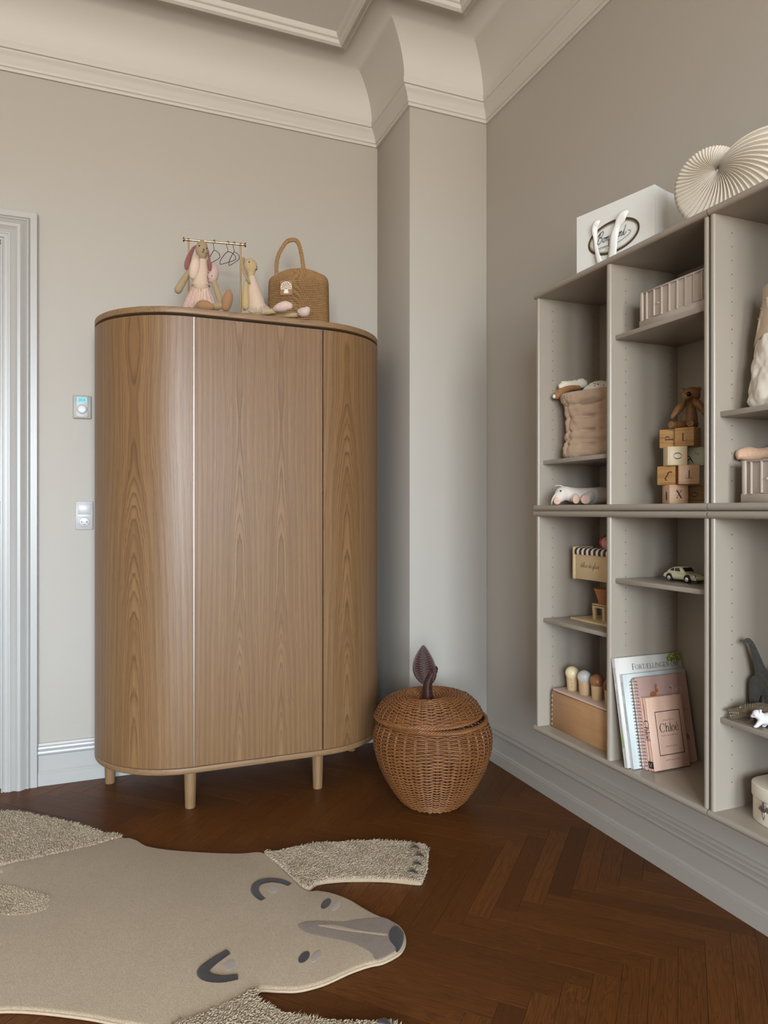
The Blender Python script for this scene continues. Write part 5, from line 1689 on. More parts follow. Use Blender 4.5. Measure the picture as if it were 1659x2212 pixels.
for o in list(COL.objects):
    if o.get('label') == 'striped wooden block with a horse tail picture, second row':
        printed('picture', shift(q_horse(), .006, BS/2), M['ink_brown'], o, (0, -BS/2, 0), (1, 0, 0), (0, 0, 1))
    if o.get('label') == 'greenish painted block with a swallow picture':
        printed('picture', shift(q_bird(), -.009, BS/2-.008, 1.0), M['ink_black'], o, (0, -BS/2, 0), (1, 0, 0), (0, 0, 1))
        q, w = cursive('longe', .006, .0005); printed('small_print', shift(q, .002, BS/2+.006), M['ink_grey'], o, (0, -BS/2, 0), (1, 0, 0), (0, 0, 1))

def wooden_bear():
    t = thing('wooden_bear', 'jointed oak toy bear sitting on top of the letter blocks', 'toy bear', at(1491, 1.893, ZU+4*(BS+.0002)), -YAW-radians(14))
    u = .000174
    q = lambda cx, cy, y=0.0: ((cx-730)*u, y, (866-cy)*u)
    R = lambda r: r*u
    W = M['toy_oak']
    hd = blend(MB().ell(q(748,340,0), (R(132), R(120), R(125))).ell(q(685,372,-.014), (R(70), R(78), R(62))), 'head', W, t, .0016, 3)
    MB().ell(q(680,350,-.0275), (R(36), R(30), R(34)), 14, 10).build('nose', M['bead_black'], hd, smooth=True)
    for c in (q(628,268,.004), q(858,252,.004)): MB().ell(c, (R(40), R(24), R(40)), 14, 10).build('ear', W, t, smooth=True)
    MB().lathe([(R(75), 0), (R(108), R(40)), (R(108), R(120)), (R(92), R(230)), (R(66), R(330)), (R(40), R(380))], 24, q(735,820,.004)).build('body', W, t, smooth=True, angle=50)
    MB().limb([q(636,470,-.004), q(570,540,-.010), q(500,630,-.016), q(455,690,-.020)], [R(42), R(60), R(46), R(30)], 14).build('arm', W, t, smooth=True)
    MB().limb([q(785,440,-.010), q(820,490,-.014), q(875,560,-.018), q(915,640,-.020)], [R(44), R(64), R(52), R(36)], 14).build('arm', W, t, smooth=True)
    for a, b in ((q(640,800,-.006), q(418,812,-.030)), (q(790,795,-.004), q(690,803,-.040))):
        a, b = Vector(a), Vector(b)
        l = MB().tube([a, a.lerp(b, .3), a.lerp(b, .75), a.lerp(b, .96), b], [R(60), R(54), R(52), R(56), R(50)], 18)
        lo = l.build('leg', W, t, smooth=True, angle=50)
        d = (b-a).normalized(); ex = d.cross(Vector((0, 0, 1))).normalized()*-1; ey = ex.cross(d)*-1
        printed('paw_mark', ribbon([(-.004, .003), (.0, -.001), (.004, .002)], .0009, 3)+ribbon([(0, -.005), (0, .004)], .0008, 2), M['ink_brown'], lo, b+d*.0002, -ex, ey if ey.z > 0 else -ey)
wooden_bear()

def backpack():
    t = thing('quilted_backpack', 'ivory quilted bag with beige leather flap cut by the right edge', 'bag', (1.440, 1.090, 1.3298), radians(12))
    linen('ivory_nylon', rgb(222, 212, 196), rgb(204, 192, 176), 300, .12)
    M['ivory_nylon'].node_tree.nodes['Principled BSDF'].inputs['Roughness'].default_value = .55
    plain('leather_beige', rgb(196, 174, 146), .5, bump=.2, bscale=300)
    def prof(s): return 1.0-.30*s**1.25 if s > .08 else .86+.14*sqrt(max(0, s/.08))
    def quilt(th, s):
        u = th/(2*pi)*7; v = s*2.6
        a, b = (u+v) % 1, (u-v) % 1
        return .0062*(abs(sin(pi*a))**.45*abs(sin(pi*b))**.45)+.003*noise.noise(Vector((cos(th)*6, sin(th)*6, s*11)))
    soft_bag_mesh(.080, .106, .245, .7, 70, 150, quilt, prof).build('body', M['ivory_nylon'], t, smooth=True)
    fl = MB(); n = 20; vs = []; fs = []
    for j in range(9):
        s = j/8
        for i in range(n+1):
            a = pi*.62+pi*.9*i/n
            r = 1.05+.02*s
            z = .275-.10*s*(1-.15*cos(a*2))-.02*s*s
            k = prof(min(1, z/.245))*r
            vs.append((.086*k*cos(a), .112*k*sin(a), z))
    for j in range(8):
        for i in range(n): fs.append((j*(n+1)+i, j*(n+1)+i+1, (j+1)*(n+1)+i+1, (j+1)*(n+1)+i))
    f = fl.add(vs, fs)
    o = f.build('flap', M['leather_beige'], t, smooth=True)
    m = o.modifiers.new('thick', 'SOLIDIFY'); m.thickness = .003
    for i, z in ((3, .205), (4, .226), (5, .246)):
        a = pi*.66+.12*(i-3)
        k = prof(min(1, z/.245))*1.09
        MB().ell((.086*k*cos(a), .112*k*sin(a), z), .0032, 10, 8).build('stud', M['brass'], o, smooth=True)
backpack()
# ------------------------------------------------------------------ lower shelves
ZL = ZM0+.0175+.0003
def ice_stall():
    x, y, z = 1.397, 1.862, .7558
    t = thing('toy_ice_cream_stall', 'wooden toy ice cream stall with striped awning', 'toy stall', (x, y, z), 0)
    B = M['birch']
    MB().box(0, .125, -.245, 0, 0, .007).build('base', B, t, bevel=.001)
    # sign box: front looks towards -X
    Y0, Y1, Z0, Z1 = -.016, -.232, .131, .2325
    bx = MB().box(.008, .075, Y1, Y0, Z0, Z1-.012).build('sign_box', B, t, bevel=.001)
    MB().box(.002, .080, Y0-.001, Y0+.010, Z0-.002, Z1).build('end_panel', B, t, bevel=.004)
    MB().box(.002, .080, Y1-.010, Y1+.001, Z0-.002, Z1).build('end_panel', B, t, bevel=.004)
    q, w = cursive('délice de glace', .0165, .0009, .15)
    printed('lettering', shift(q, 0, 0), M['ink_brown'], bx, (.008, Y0-.024, Z0+.038), (0, -1, 0), (0, 0, 1))
    # striped awning: alternating tongues curling over the front edge
    plain('awning_dark', rgb(62, 26, 26), .5); plain('awning_white', rgb(232, 222, 212), .5)
    n = 19; wd = (Y0-Y1)/n
    for i in range(n):
        y0 = Y0-wd*i
        mb = MB(); vs = []; fs = []
        prof = [(.050, Z1-.004), (.022, Z1-.002), (.010, Z1-.005), (.005, Z1-.012), (.004, Z1-.020), (.0040, Z1-.024)]
        for j, (px, pz) in enumerate(prof):
            k = 1 if j < 4 else (.8 if j == 4 else .35)
            for e in (-.5, 0, .5):
                vs.append((px-.001, y0-wd/2-e*wd*k*.98, pz+(.001 if e == 0 else 0)))
        m = len(vs)
        vs += [(v[0]+.0025, v[1], v[2]-.001) for v in vs]
        for j in range(5):
            for e in range(2):
                a = j*3+e
                fs += [(a, a+3, a+4, a+1), (m+a+1, m+a+4, m+a+3, m+a)]
            fs += [(j*3, m+j*3, m+j*3+3, j*3+3), (j*3+2, j*3+5, m+j*3+5, m+j*3+2)]
        fs.append((15, m+15, m+16, 16)); fs.append((16, m+16, m+17, 17))
        mb.add(vs, fs).build('awning_tongue', M['awning_dark' if i % 2 == 0 else 'awning_white'], t, smooth=True, angle=50)
    MB().box(.020, .080, Y1, Y0, Z1-.013, Z1-.005).build('roof', B, t)
    # back posts
    for yy in (-.098, -.160): MB().box(.082, .092, yy-.006, yy+.006, .007, Z1-.01).build('post', B, t, bevel=.001)
    MB().box(.086, .090, -.154, -.104, .05, Z0).build('back_board', B, t)
    # little bench
    st = MB()
    st.prism([(-.066, 0), (-.061, .053), (-.116, .053), (-.119, 0), (-.110, 0), (-.108, .044), (-.070, .044), (-.073, 0)], 'x', .036, .048)
    s = st.build('bench', B, t, bevel=.0008, seg=1)
    MB().box(.036, .090, -.116, -.062, .050, .056).build('bench_top', B, s)
    plain('scoop_red', rgb(196, 40, 44), .35); plain('scoop_pink', rgb(206, 150, 140), .5); plain('terracotta', rgb(176, 116, 76), .7, bump=.15)
    for (yy, m, lab) in ((-.118, 'scoop_red', 'glossy red toy ice cream scoop on the stall roof'), (-.142, 'scoop_pink', 'pink toy ice cream scoop on the stall roof')):
        o = MB().ell((0, 0, .0205), (.0215, .0215, .0205), 24, 16)
        o.v = [(p[0], p[1], max(p[2], .002)) for p in o.v]
        ob_ = tag(o.build('ice_cream_scoop', M[m], None, smooth=True), lab, 'toy food', 'toy scoops on the stall roof')
        ob_.location = (x+(.046 if m == 'scoop_red' else .030), y+yy, z+Z1-.0045)
        if m == 'scoop_pink': ob_.location.x -= .010; ob_.location.y -= .016
    p = thing('toy_cup', 'terracotta coloured toy ice cream cup on the stall bench', 'toy cup', (x+.052, y-.098, z+.0562), 0)
    MB().lathe([(.014, 0), (.0175, .012), (.026, .038), (.026, .040), (.029, .041), (.0295, .048), (.0275, .049), (.0255, .046), (.016, .010), (.001, .008)], 30, cap=False).build('cup', M['terracotta'], p, smooth=True, angle=35)
ice_stall()

def cup_box():
    x, y = 1.351, 1.8965
    t = thing('wooden_box', 'beech toy box with sliding lid carrying the egg cups', 'box', (x, y, ZL), 0)
    D, L, H = .105, .297, .1235
    plain('lid_pink', rgb(208, 182, 166), .45, bump=.05)
    MB().box(0, D, -L, 0, 0, H-.009).build('body', M['beech_panel'], t, bevel=.0008, seg=1)
    lid = MB().box(.0005, D, -L, -.003, H-.0075, H).build('lid', M['lid_pink'], t, bevel=.003)
    # finger joints at the corner
    for i in range(7):
        MB().box(-.0004, .004, -.0035, .0004, .006+i*.015, .0135+i*.015).build('finger_joint', M['beech'], t)
    cols = (('cream', rgb(226, 208, 164)), ('light grey', rgb(200, 198, 190)), ('tan brown', rgb(158, 108, 70)), ('dark brown', rgb(112, 66, 38)))
    for i, (nm, c) in enumerate(cols):
        plain('ball_'+nm.replace(' ', '_'), c, .34, var=.02)
        cx, cy, cz = x+.045, y-.046-.0605*i, ZL+H+.0003
        cup = thing('egg_cup', 'turned beech egg cup holding the %s ball' % nm, 'cup', (cx, cy, cz), 0, 'beech cups on the wooden box')
        MB().lathe([(.0150, 0), (.0155, .001), (.0188, .044), (.0182, .0455), (.0170, .044), (.0150, .030), (.0060, .026), (.0005, .0255)], 30, cap=False).build('cup', M['beech'], cup, smooth=True, angle=40)
        MB().lathe([(.0005, .0002), (.0149, .0002)], 30, cap=False).build('foot', M['beech'], cup)
        if i == 0:
            for k in range(3):
                a0 = radians(222)
                e = Vector((sin(a0+pi/2), cos(a0+pi/2), 0)); nn = Vector((sin(a0), cos(a0), 0))
                r = .0187-.0011*k
                printed('smile_mark', ribbon([(-.0028, .0015), (0, -.001), (.0028, .0015)], .0006, 4), M['ink_brown'], cup, nn*(r+.0006)+Vector((0, 0, .036-.011*k)), -e, (0, 0, 1))
        b = tag(MB().ell((0, 0, .0218), .0218, 28, 18).build('wooden_ball', M['ball_'+nm.replace(' ', '_')], None, smooth=True), '%s wooden ball resting in an egg cup' % nm, 'ball', 'wooden balls in the egg cups')
        b.location = (cx, cy, cz+.0318)
cup_box()

def toy_car():
    t = thing('toy_car', 'small cream vintage coupe model car on the shelf', 'toy car', (1.434, 1.4275, .9138), pi)
    # local +Y is the nose, X across
    def paint(name, c):
        m = NT(name); m.out(c, .22); m.b.inputs['Coat Weight'].default_value = .5; M[name] = m.mat
    paint('car_cream', rgb(208, 203, 166)); plain('chrome', rgb(220, 220, 222), .15, metal=1.0); plain('tyre', rgb(24, 22, 22), .7)
    g = NT('car_glass'); g.out(rgb(30, 32, 30), .06); M['car_glass'] = g.mat
    # lower body as lofted sections: (y, half width, z bottom, z top, roundness)
    secs = [(-.0580, .008, .012, .016), (-.0565, .015, .009, .0195), (-.050, .0205, .0065, .0230), (-.038, .0225, .0055, .0262), (-.020, .0232, .005, .0272),
            (.000, .0232, .005, .0270), (.018, .0232, .005, .0258), (.034, .0228, .005, .0245), (.046, .0212, .006, .0220), (.054, .0165, .0075, .0185), (.0575, .009, .0095, .0145)]
    mb = MB(); n = 24; vs = []; fs = []
    P = crv([(a, b, c) for a, b, c, d in secs], 4); Q = crv([(a, d, 0) for a, b, c, d in secs], 4)
    for p, q in zip(P, Q):
        y, w, zb, zt = p.x, p.y, p.z, q.y
        zm, hz = (zb+zt)/2, (zt-zb)/2
        for i in range(n):
            a = 2*pi*i/n; c, s = cos(a), sin(a)
            vs.append((w*abs(c)**.6*(1 if c >= 0 else -1), y, zm+hz*abs(s)**.75*(1 if s >= 0 else -1)))
    k = len(P)
    for j in range(k-1):
        for i in range(n): fs.append((j*n+i, (j+1)*n+i, (j+1)*n+(i+1) % n, j*n+(i+1) % n))
    fs.append(tuple(range(n))); fs.append(tuple((k-1)*n+i for i in range(n))[::-1])
    mb.add(vs, fs)
    # cabin
    def cabin(m, secs, grow=0.0):
        vs = []; fs = []
        P = crv(secs, 5)
        for p in P:
            y, w, zt = p.x, p.y+grow, p.z+grow
            for i in range(17):
                a = pi*i/16; c, s = cos(a), sin(a)
                vs.append((w*abs(c)**.55*(1 if c >= 0 else -1), y, .022+(zt-.022)*abs(s)**.62))
        kk = len(P)
        for j in range(kk-1):
            for i in range(16): fs.append((j*17+i, j*17+i+1, (j+1)*17+i+1, (j+1)*17+i))
        m.add(vs, fs)
    cab = [(-.052, .010, .0235), (-.040, .0165, .0315), (-.024, .0192, .0385), (-.008, .0196, .0405), (.004, .0192, .0395), (.012, .0188, .0345), (.020, .0180, .0262)]
    cabin(mb, cab)
    body = mb.build('body', M['car_cream'], t, smooth=True, angle=60)
    gl = MB()
    # windscreen, side windows
    def patch(pts): gl.add(pts, [(0, 1, 2, 3)])
    for s in (-1, 1):
        gl.add([(s*.0197, .006, .0275), (s*.0200, -.012, .0280), (s*.0192, -.011, .0368), (s*.0188, .0035, .0362)], [(0, 1, 2, 3)])
        gl.add([(s*.0200, -.0145, .0280), (s*.0186, -.030, .0282), (s*.0185, -.024, .0345), (s*.0192, -.0145, .0365)], [(0, 1, 2, 3)])
    gl.add([(-.0155, .0185, .0285), (.0155, .0185, .0285), (.0150, .0095, .0378), (-.0150, .0095, .0378)], [(0, 1, 2, 3)])
    gl.add([(-.010, -.0400, .0325), (.010, -.0400, .0325), (.011, -.0320, .0365), (-.011, -.0320, .0365)], [(0, 1, 2, 3)])
    gl.build('windows', M['car_glass'], body)
    for s in (-1, 1):
        MB().tube([(s*.0204, -.002, .008), (s*.0206, -.0015, .0255)], .0004, 4).build('door_line', M['ink_brown'], body)
        for y in (.0325, -.0285):
            ar = MB().tube([(s*.0205, y, .0112), (s*.0236, y, .0112)], .0107, 24).build('wheel_arch', M['tyre'], body, smooth=True, angle=40)
            wh = MB().tube([(s*.0140, y, .0092), (s*.0150, y, .0092), (s*.0232, y, .0092), (s*.0242, y, .0092)], [.0075, .0090, .0090, .0080], 24).build('wheel', M['tyre'], t, smooth=True, angle=40)
            MB().tube([(s*.0236, y, .0092), (s*.0247, y, .0092), (s*.0252, y, .0092)], [.0060, .0058, .0025], 20).build('hub_cap', M['chrome'], wh, smooth=True, angle=40)
        MB().ell((s*.0150, .0505, .0172), (.0042, .0030, .0042), 14, 10).build('headlight', M['chrome'], body, smooth=True)
        MB().ell((s*.0145, .0555, .0120), (.0018, .0016, .0018), 8, 6).build('indicator', M['chrome'], body, smooth=True)
    MB().tube(crv([(-.0205, .046, .0095), (-.0165, .0560, .0088), (0, .0605, .0086), (.0165, .0560, .0088), (.0205, .046, .0095)], 5), .0016, 8).build('bumper', M['chrome'], body, smooth=True)
    MB().tube(crv([(-.0200, -.049, .0125), (-.0145, -.0585, .012), (0, -.0615, .012), (.0145, -.0585, .012), (.0200, -.049, .0125)], 5), .0016, 8).build('bumper', M['chrome'], body, smooth=True)
    MB().tube([(-.0185, .0240, .0275), (-.0160, .0225, .0285)], .0014, 6).build('wing_mirror', M['chrome'], body, smooth=True)
toy_car()

# books ---------------------------------------------------------------
def book(label, x0, w, h, th, ybase, mat, rounded=.004, name='book'):
    """upright book: cover looks to -Y, spine to -X; leans back (+Y) by LEAN about its bottom edge"""
    t = thing(name, label, 'book', (x0, ybase, ZL+.0002), 0)
    t.rotation_euler = (-radians(LEAN), 0, 0)
    plain('pages', rgb(226, 220, 208), .8) if 'pages' not in M else None
    c = MB()
    c.box(0, w, 0, .0022, 0, h).box(0, w, th-.0022, th, 0, h)
    # rounded spine shell
    n = 8
    prof = [(.003*(1-sin(pi*i/n)), th*i/n) for i in range(n+1)]
    prof = prof + [(p[0]+.002, p[1]) for p in prof[::-1]]
    c.prism(prof, 'z', 0, h)
    cv = c.build('cover', mat, t, bevel=.0006, seg=1)
    MB().box(.006, w-.004, .0022, th-.0022, .003, h-.003).build('page_block', M['pages'], t)
    # joint groove beside the spine
    MB().tube([(.010, .0008, .001), (.010, .0008, h-.001)], .0011, 6).build('hinge_groove', mat, cv, smooth=True)
    return t, cv
LEAN = 10.6
plain('cover_white', rgb(202, 196, 188), .4, var=.015, scale=8)
plain('cover_mint', rgb(190, 194, 190), .4, var=.015, scale=8)
plain('cover_mauve', rgb(172, 140, 128), .5, var=.03, scale=6)
plain('cover_blush', rgb(222, 182, 160), .4, var=.01, scale=8)
plain('leaf_green', rgb(150, 164, 74), .6, var=.12, scale=90)
plain('fern_green', rgb(160, 196, 96), .6, var=.12, scale=90)
def fx(w): return (1, 0, 0), (0, 0, 1)
tA, cA = book('tall white picture book at the back with green leaves in its corner', 1.3155, .236, .289, .0125, 1.5051, M['cover_white'])
q, w = serif('FORTÆLLINGEN', .0165, .80, .03); q2, w2 = serif('OM', .0132, 1.0, .03)
printed('title', shift(q, .056, .2535)+shift(q2, .056+w+.0045, .2535), M['ink_black'], cA, (0, 0, 0), (1, 0, 0), (0, 0, 1))
rr = random.Random(5); lv = []
for i in range(60):
    px, pz = .236-rr.uniform(.002, .052), .289-rr.uniform(.002, .022)*(1-.2*rr.random())
    a = rr.uniform(-2.6, -.5)
    lv += ribbon([(px-.004*cos(a), pz-.004*sin(a)), (px, pz), (px+.004*cos(a), min(pz+.004*sin(a), .288))], [.0015, .0062, .0010], 3)
lv = [[(min(p[0], .2355), min(p[1], .2885)) for p in f] for f in lv]
printed('leaf_print', lv, M['leaf_green'], cA, (0, 0, 0), (1, 0, 0), (0, 0, 1))
def spine_text(cv, txts, h, th, mat='ink_grey'):
    for s, z, size, width in txts:
        printed('spine_title', shift(sans(s, size, width), 0, -size*.35), M[mat], cv, (-.0002, th/2, z), (0, 0, -1), (0, -1, 0), .0004)
spine_text(cA, (('Beatrix Potter', .262, .006, .040), ('FORTÆLLINGEN OM PETER KANIN', .205, .006, .098)), .289, .0125)
fern = []
for i in range(13):
    s = i/12
    for sg in (-1, 1):
        fern += ribbon([(0, .050*s), (sg*.0055*(1-.75*s), .050*s+.004)], [.0024, .0010], 2)
printed('fern_print', shift(fern, 0, 0), M['fern_green'], cA, (-.0002, .0062, .052), (0, -1, 0), (0, 0, 1), .0003)
tB, cB = book('pale mint picture book between the tall white one and the notebook', 1.3255, .222, .2470, .0115, 1.4928, M['cover_mint'])
spine_text(cB, (('Beatrix Potter', .226, .006, .036), ('FORTÆLLINGEN OM', .170, .006, .07)), .25, .0115)
# spiral notebook
def notebook():
    t = thing('spiral_notebook', 'mauve spiral-bound notebook with rabbit and swan on the cover', 'notebook', (1.3435, 1.4780, ZL+.0002), 0)
    t.rotation_euler = (-radians(LEAN), 0, 0)
    w, h, th = .190, .239, .0100
    def rr_(mb, y0, y1, ins=0):
        r = .008; pts = []
        for cx, cz, a0 in ((w-r-ins, r+ins, -90), (w-r-ins, h-r-ins, 0), (.006+r, h-r-ins, 90), (.006+r, r+ins, 180)):
            for k in range(6): 
                a = radians(a0+90*k/5); pts.append((cx+r*cos(a), cz+r*sin(a)))
        mb.prism(pts, 'y', y0, y1)
    mb = MB(); rr_(mb, 0, .0014); cv = mb.build('front_cover', M['cover_mauve'], t)
    mb = MB(); rr_(mb, th-.0014, th); mb.build('back_cover', M['cover_mauve'], t)
    mb = MB(); rr_(mb, .0016, th-.0016, .003); mb.build('page_block', M['pages'], t)
    plain('coil_wire', rgb(150, 118, 112), .4, metal=.5)
    nr = 26
    for i in range(nr):
        z = .010+(h-.020)*i/(nr-1)
        pts = [(.009+.0085*cos(a)-.002, th/2+.0075*sin(a), z+.0016*a/(2*pi)) for a in [2*pi*k/14 for k in range(14)]]
        MB().tube(pts, .0010, 5, closed=True).build('coil_ring', M['coil_wire'], t, smooth=True)
    printed('punch_hole', [f for i in range(nr) for f in disc(.0145, .010+(h-.020)*i/(nr-1), .0016, n=8)], M['ink_brown'], cv, (0, 0, 0), (1, 0, 0), (0, 0, 1))
    plain('rabbit_ink', rgb(156, 92, 62), .6); plain('swan_ink', rgb(214, 190, 170), .6)
    rb_ = disc(.066, .189, .0120, .0105) + disc(.079, .200, .0062, .0058, ang=.4) + disc(.0760, .2115, .0019, .0078, ang=-.1) + disc(.0800, .2120, .0018, .0074, ang=-.25) + disc(.062, .1800, .0095, .0038) + disc(.078, .182, .0042, .0050)
    printed('rabbit_picture', rb_, M['rabbit_ink'], cv, (0, 0, 0), (1, 0, 0), (0, 0, 1))
    sw = ribbon([(.128, .204), (.132, .209), (.137, .206), (.137, .196), (.133, .188), (.138, .183), (.155, .182), (.165, .190), (.168, .200), (.158, .203), (.148, .196), (.142, .190)], .0011, 5)
    sw += ribbon([(.150, .188), (.160, .192), (.166, .198)], .0008, 4)
    printed('swan_picture', sw, M['swan_ink'], cv, (0, 0, 0), (1, 0, 0), (0, 0, 1))
    printed('swan_beak', disc(.1285, .2035, .0016, .0032), M['ink_black'], cv, (0, 0, 0), (1, 0, 0), (0, 0, 1))
    st = []
    for k in range(4): st += ribbon([(.170-.005*cos(k*pi/4), .140-.005*sin(k*pi/4)), (.170+.005*cos(k*pi/4), .140+.005*sin(k*pi/4))], .0006, 2)
    st += disc(.168, .068, .005, .010, ang=.3)
    printed('star_picture', st, M['rabbit_ink'], cv, (0, 0, 0), (1, 0, 0), (0, 0, 1))
notebook()
tC, cC = book('blush pink hardback reading Chloé in front of the other books', 1.3625, .1235, .1885, .0205, 1.4565, M['cover_blush'])
W_, H_ = .1235, .1885
fr = []
fx0, fx1, fz0, fz1, fw = .024, .110, .036, .150, .0019
fr += _rect(fx0, fz0, fx1, fz0+fw) + _rect(fx0, fz1-fw, fx1, fz1) + _rect(fx0, fz0, fx0+fw, fz1) + _rect(fx1-fw, fz0, fx1, fz1)
printed('frame_print', fr, M['ink_black'], cC, (0, 0, 0), (1, 0, 0), (0, 0, 1))
q, w = serif('Chloé', .0225, 1.0, -.02)
printed('title', shift(q, .067-w/2, .0955), M['ink_black'], cC, (0, 0, 0), (1, 0, 0), (0, 0, 1))
for s, z, sz, wd2, mt in (('LITTLE BOOK OF', .1235, .0058, .040, 'ink_grey'), ('The story of the iconic fashion house', .0850, .0042, .056, 'ink_black'), ('CAROLINE YOUNG', .0560, .0052, .040, 'ink_grey'), ('UNOFFICIAL AND UNAUTHORISED', .0220, .0034, .050, 'ink_black')):
    printed('small_print', shift(sans(s, sz, wd2), .067-wd2/2, z), M[mt], cC, (0, 0, 0), (1, 0, 0), (0, 0, 1))
q, w = serif('Chloé', .0185, 1.0, -.02)
printed('spine_title', shift(q, 0, -.007), M['ink_black'], cC, (-.0002, .0105, .1300), (0, 0, -1), (0, -1, 0), .0004)
printed('spine_title', shift(sans('LITTLE BOOK OF', .006, .036), 0, -.002), M['ink_grey'], cC, (-.0002, .0105, .172), (0, 0, -1), (0, -1, 0), .0004)
printed('publisher_mark', _rect(-.0085, .006, .0085, .024), M['ink_black'], cC, (-.0003, .0105, 0), (0, -1, 0), (0, 0, 1), .0004)
printed('publisher_sign', ribbon([(-.005, .020), (-.001, .010), (.001, .015), (.005, .021)], .0010, 3), M['cover_blush'], cC, (-.0003, .0105, 0), (0, -1, 0), (0, 0, 1), .0007)

# animal figures --------------------------------------------------------
ZA = .6248
def dinosaur():
    t = thing('dinosaur_figure', 'dark grey long-necked dinosaur figure on the near shelf', 'toy dinosaur', at(1640, 1.627, ZA), -YAW)
    linen('dino_grey', rgb(76, 73, 66), rgb(44, 42, 38), 120, .5)
    u = .001064; 
    q = lambda px, py, y=0.0: ((px-1637)*u, y, (1550-py)*u)
    b = MB()
    b.limb([q(1604,1386,-.008), q(1609,1381,-.006), q(1618,1390,-.004), q(1629,1416,-.002), q(1640,1448,.0), q(1652,1470,.002)], [.0052, .0056, .0066, .0088, .0130, .0200], 14)
    b.limb([q(1604,1386,-.008), q(1600,1388,-.010)], [.0048, .0036], 10)
    b.limb([q(1645,1478,.0), q(1658,1476,.002), q(1682,1474,.002), q(1712,1482,.0), q(1742,1496,-.012), q(1760,1520,-.024)], [.018, .026, .028, .020, .009, .004], 16)
    for p in ([q(1634,1475,.004), q(1630,1500,.006), q(1628,1524,.006), q(1628,1541,.006)], [q(1652,1480,-.008), q(1653,1504,-.012), q(1650,1524,-.014), q(1648,1541,-.016)],
              [q(1690,1485,.010), q(1692,1510,.012), q(1692,1524,.012), q(1692,1541,.012)], [q(1706,1485,-.010), q(1708,1510,-.012), q(1708,1524,-.012), q(1708,1541,-.012)]):
        b.limb(p, [.016, .0125, .0085, .0090], 12)
    body = blend(b, 'body', M['dino_grey'], t, .0030, 3)
    for s in (-.0118, -.0022): MB().ell((q(1607,1383)[0], s, q(0,1383)[2]), .0012, 8, 6).build('eye', M['bead_black'], t, smooth=True)
    for k, px in enumerate((1642, 1645.5, 1649)):
        MB().ell((q(px,1548)[0], -.024, .0030), (.0022, .0036, .0026), 8, 6).build('toe', M['dino_grey'], t, smooth=True)
dinosaur()
def crocodile():
    loc = at(1573, 1.612, ZA)
    t = thing('crocodile_figure', 'bronze brown crocodile figure with open jaws on the near shelf', 'toy crocodile', loc, radians(-51))
    linen('croc_skin', rgb(112, 96, 74), rgb(62, 50, 36), 160, .8)
    M['croc_skin'].node_tree.nodes['Principled BSDF'].inputs['Roughness'].default_value = .45
    b = MB()
    b.limb([(.000,0,.0235), (.012,0,.0245), (.026,0,.028), (.040,0,.031)], [.0046, .0054, .0082, .0120], 12)     # upper jaw, skull
    b.limb([(.004,0,.0062), (.016,0,.0100), (.028,0,.0160), (.038,0,.0240)], [.0044, .0058, .0070, .0100], 12)  # lower jaw
    b.limb([(.036,0,.027), (.055,.002,.030), (.075,.004,.032), (.100,.006,.029), (.130,.004,.020), (.165,-.004,.010), (.195,-.012,.006)], [.0125, .0165, .0205, .0190, .0120, .0070, .0030], 16)
    for x, y in ((.060, -.018), (.062, .022), (.108, -.016), (.110, .024)):
        b.limb([(x, y*.5, .024), (x-.002, y, .014), (x-.008, y*1.1, .0045), (x-.016, y*1.15, .0030)], [.0080, .0062, .0044, .0030], 10)
    blend(b, 'body', M['croc_skin'], t, .0022, 2)
    sc = MB()
    for i in range(26):
        x = .040+i*.0055
        top = .0455+.006*sin((x-.04)/.075*pi*.9) if x < .115 else .048-(x-.115)*.42
        for y in (-.009, -.003, .003, .009):
            k = 1-max(0, (x-.115)/.09)
            zz = top-abs(y)*.5
            sc.add([(x-.0022, y*k-.0016, zz-.003), (x+.0026, y*k-.0016, zz-.003), (x+.0026, y*k+.0016, zz-.003), (x-.0022, y*k+.0016, zz-.003), (x+.0012, y*k, zz+.0030)], [(0,1,4), (1,2,4), (2,3,4), (3,0,4), (3,2,1,0)])
    sc.build('back_scutes', M['croc_skin'], t)['kind'] = 'stuff'
    t.scale = (.86, .86, .86)
    plain('tooth', rgb(226, 214, 190), .4)
    tm = MB()
    for i in range(7):
        for s in (-1, 1):
            x = .004+i*.004; y = s*(.0026+.0004*i)
            tm.tube([(x, y*1.2, .0195+i*.0006), (x, y*1.2, .0165+i*.0006)], [.0007, .0002], 5)
            tm.tube([(x+.002, y, .0095+i*.0012), (x+.002, y, .0125+i*.0012)], [.0009, .0002], 5)
    tm.build('teeth', M['tooth'], t)
    for s in (-1, 1):
        MB().ell((.0300, s*.0058, .0375), (.0034, .0030, .0032), 10, 8).build('eye_ridge', M['croc_skin'], t, smooth=True)
        MB().ell((.0285, s*.0080, .0370), .0013, 8, 6).build('eye', M['tooth'], t, smooth=True)
crocodile()
